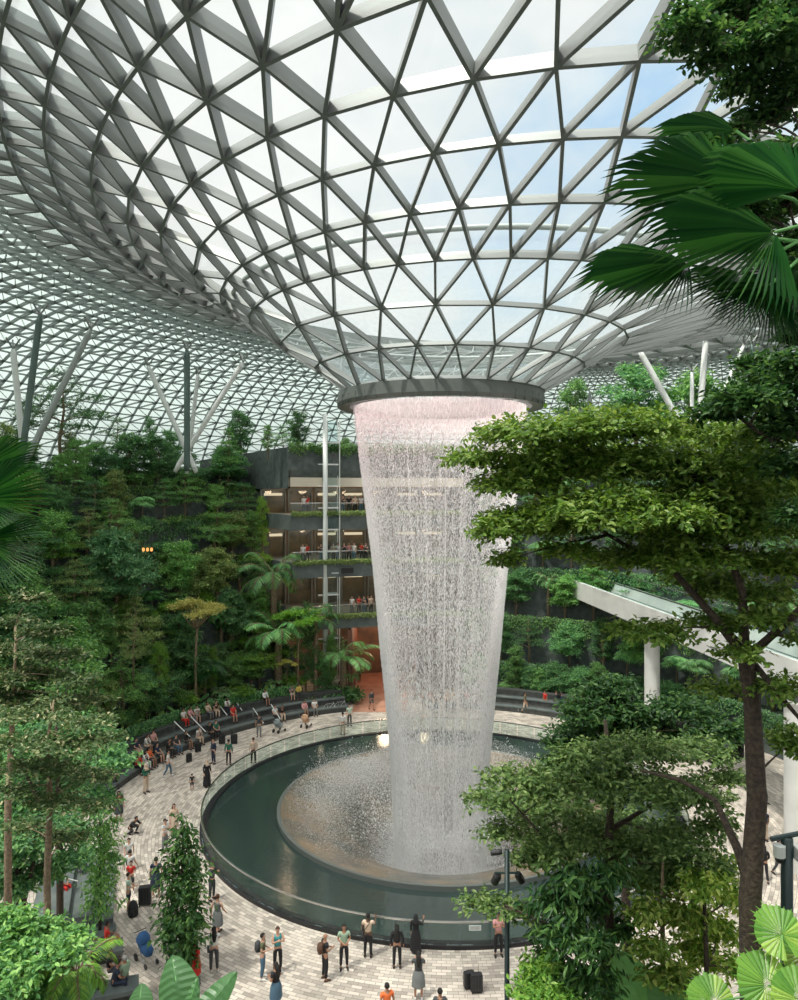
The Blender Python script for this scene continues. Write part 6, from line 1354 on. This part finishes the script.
# ------------------------------------------------------------------ luggage, prams, bicycles
def suitcase(loc, rz, label, s=1.0, hd=True, group=None):
    e = empty('suitcase', loc, rz, s, label, 'suitcase', group)
    m_ = MB(); n = 10
    for z, k in ((.06, .92), (.08, 1), (.60, 1), (.63, .92)):
        for i in range(n*2):
            a = 2*PI*i/(n*2); c, s_ = math.cos(a), math.sin(a); m_.v.append((.21*k*math.copysign(abs(c)**.35, c), .12*k*math.copysign(abs(s_)**.35, s_), z))
    for j in range(3):
        for i in range(20): i2 = (i+1) % 20; m_.f.append((j*20+i, j*20+i2, (j+1)*20+i2, (j+1)*20+i))
    m_.f += [tuple(range(20))[::-1], tuple(range(60, 80))]
    build(m_, 'shell', M['black'], e); r = MB()
    for x in (-.14, -.05, .05, .14): r.box((x-.006, -.128, .1), (x+.006, -.118, .58))
    build(r, 'ribs', cm(DG), e)
    for x in (-.16, .16):
        for y in (-.09, .09): build(MB().tube([(x-.015, y, .03), (x+.015, y, .03)], .03, 10), 'wheel', cm(DG), e)
    if hd: build(MB().tube([(-.08, .06, .6), (-.08, .06, 1.0), (.08, .06, 1.0), (.08, .06, .6)], .010, 6), 'handle', M['chrome'], e)
    return e
suitcase(at(469, 988, 0), .3, 'smaller black suitcase standing alone on the open plaza', .95, False)
suitcase(at(476.5, 992, 0), .1, 'black suitcase with raised handle standing alone on the open plaza', 1.05)
suitcase(at(145, 905, 0), .2, 'big black suitcase beside the person in the navy tunic', 1.3, False)
suitcase(at(234, 744, 0), .5, 'black suitcase in front of the seated people, right one', 1.1, False); suitcase(at(222, 744, 0), .3, 'black suitcase in front of the seated people, left one', 1.1, False)
suitcase(at(198, 752, 0), .9, 'dark suitcase before the front row of the seating', 1.0, False); suitcase(at(189, 762, 0), .9, 'dark suitcase at the feet of the dark trio', .9, False)
def pack(loc, label, c, s=1):
    e = empty('backpack', loc, random.uniform(0, 6), s, label, 'backpack')
    build(MB().tube([(0, 0, 0), (0, 0, .06), (0, .02, .3), (0, .03, .44), (0, .03, .50)], [.13, .17, .16, .11, .03], 12), 'bag_body', cm(c), e, smooth=True)
    build(MB().tube([(0, -.10, .05), (0, -.17, .12), (0, -.15, .24), (0, -.11, .27)], [.05, .07, .06, .03], 8), 'front_pocket', cm(c), e, smooth=True)
    for x in (-.08, .08): build(MB().tube([(x, .13, .06), (x, .21, .18), (x, .19, .34), (x, .10, .44)], .015, 5), 'shoulder_strap', cm(BK), e)
pack(at(133, 916, 0), 'black backpack standing on the plaza near the blue-green shirt', BK, 1.3)
def pram(loc, rz, label, c):
    e = empty('pram', loc, rz, 1, label, 'pram')
    build(MB().tube([(0, -.25, .35), (0, -.22, .48), (0, .05, .52), (0, .28, .70), (0, .32, .86)], [.12, .20, .22, .20, .10], 12), 'seat', cm(c), e, smooth=True)
    hood = MB().lathe([(.01, .28), (.16, .24), (.25, .10), (.27, -.04)], 14); build(hood, 'hood', cm(c), e, Vector((0, .22, .78)), smooth=True)
    for x in (-.24, .24):
        build(MB().tube([(x, .50, 1.0), (x, -.10, .42), (x, -.42, .12)], .014, 6), 'frame', M['chrome'], e); build(MB().tube([(x, -.05, .45), (x, .35, .12)], .014, 6), 'frame', M['chrome'], e)
        for y, r in ((-.42, .10), (.35, .14)): build(MB().tube([(x-.02, y, r), (x+.02, y, r)], r, 14), 'wheel', M['black'], e)
    build(MB().tube([(-.24, .50, 1.0), (.24, .50, 1.0)], .018, 6), 'handlebar', M['black'], e); return e
pram(at(279, 732, 0), 2.6, 'grey pram parked in front of the dark stone seating', (.22, .26, .27)); pram(at(306, 727, 0), 2.8, 'beige pram parked before the bright green flat-crowned tree', (.55, .33, .2))
pram(at(146, 962, 0), .8, 'blue pram between the palm and the elephant ear leaf', (.03, .1, .25))
def bicycle(loc, rz, label):
    e = empty('bicycle', loc, rz, 1, label, 'bicycle', None)
    for x in (-.52, .52):
        pts = [(x+.33*math.cos(2*PI*k/20), 0, .34+.33*math.sin(2*PI*k/20)) for k in range(21)]; wv = build(MB().tube(pts, .018, 6, False), 'wheel', cm(DG), e)
        sp_ = MB()
        for k in range(6): a = PI*k/6; sp_.tube([(x+.32*math.cos(a), 0, .34+.32*math.sin(a)), (x-.32*math.cos(a), 0, .34-.32*math.sin(a))], .003, 3)
        build(sp_, 'spokes', M['chrome'], wv)
    build(MB().tube([(-.52, 0, .34), (-.08, 0, .30), (-.20, 0, .80), (-.52, 0, .34)], .016, 6).tube([(-.08, 0, .30), (.36, 0, .78), (-.18, 0, .74)], .016, 6).tube([(.52, 0, .34), (.34, 0, .92)], .016, 6), 'frame', M['white'], e)
    build(MB().tube([(.34, -.22, .96), (.32, 0, .94), (.34, .22, .96)], .012, 6), 'handlebar', M['black'], e); build(MB().box((-.32, -.05, .82), (-.08, .05, .87)), 'saddle', M['black'], e)
bicycle(at(329, 713, 0), .1, 'white bicycle parked left of the red passage, left one'); bicycle(at(340, 711, 0), .2, 'white bicycle parked left of the red passage, right one')
# little yellow-leaved tree on the seating planters
p = ground_on(287, 22.6, 1.6); plant('umb2', p, M['yellow'], .42, label='small yellow-leaved tree above the back row of the seating', cat='tree', name='tree')
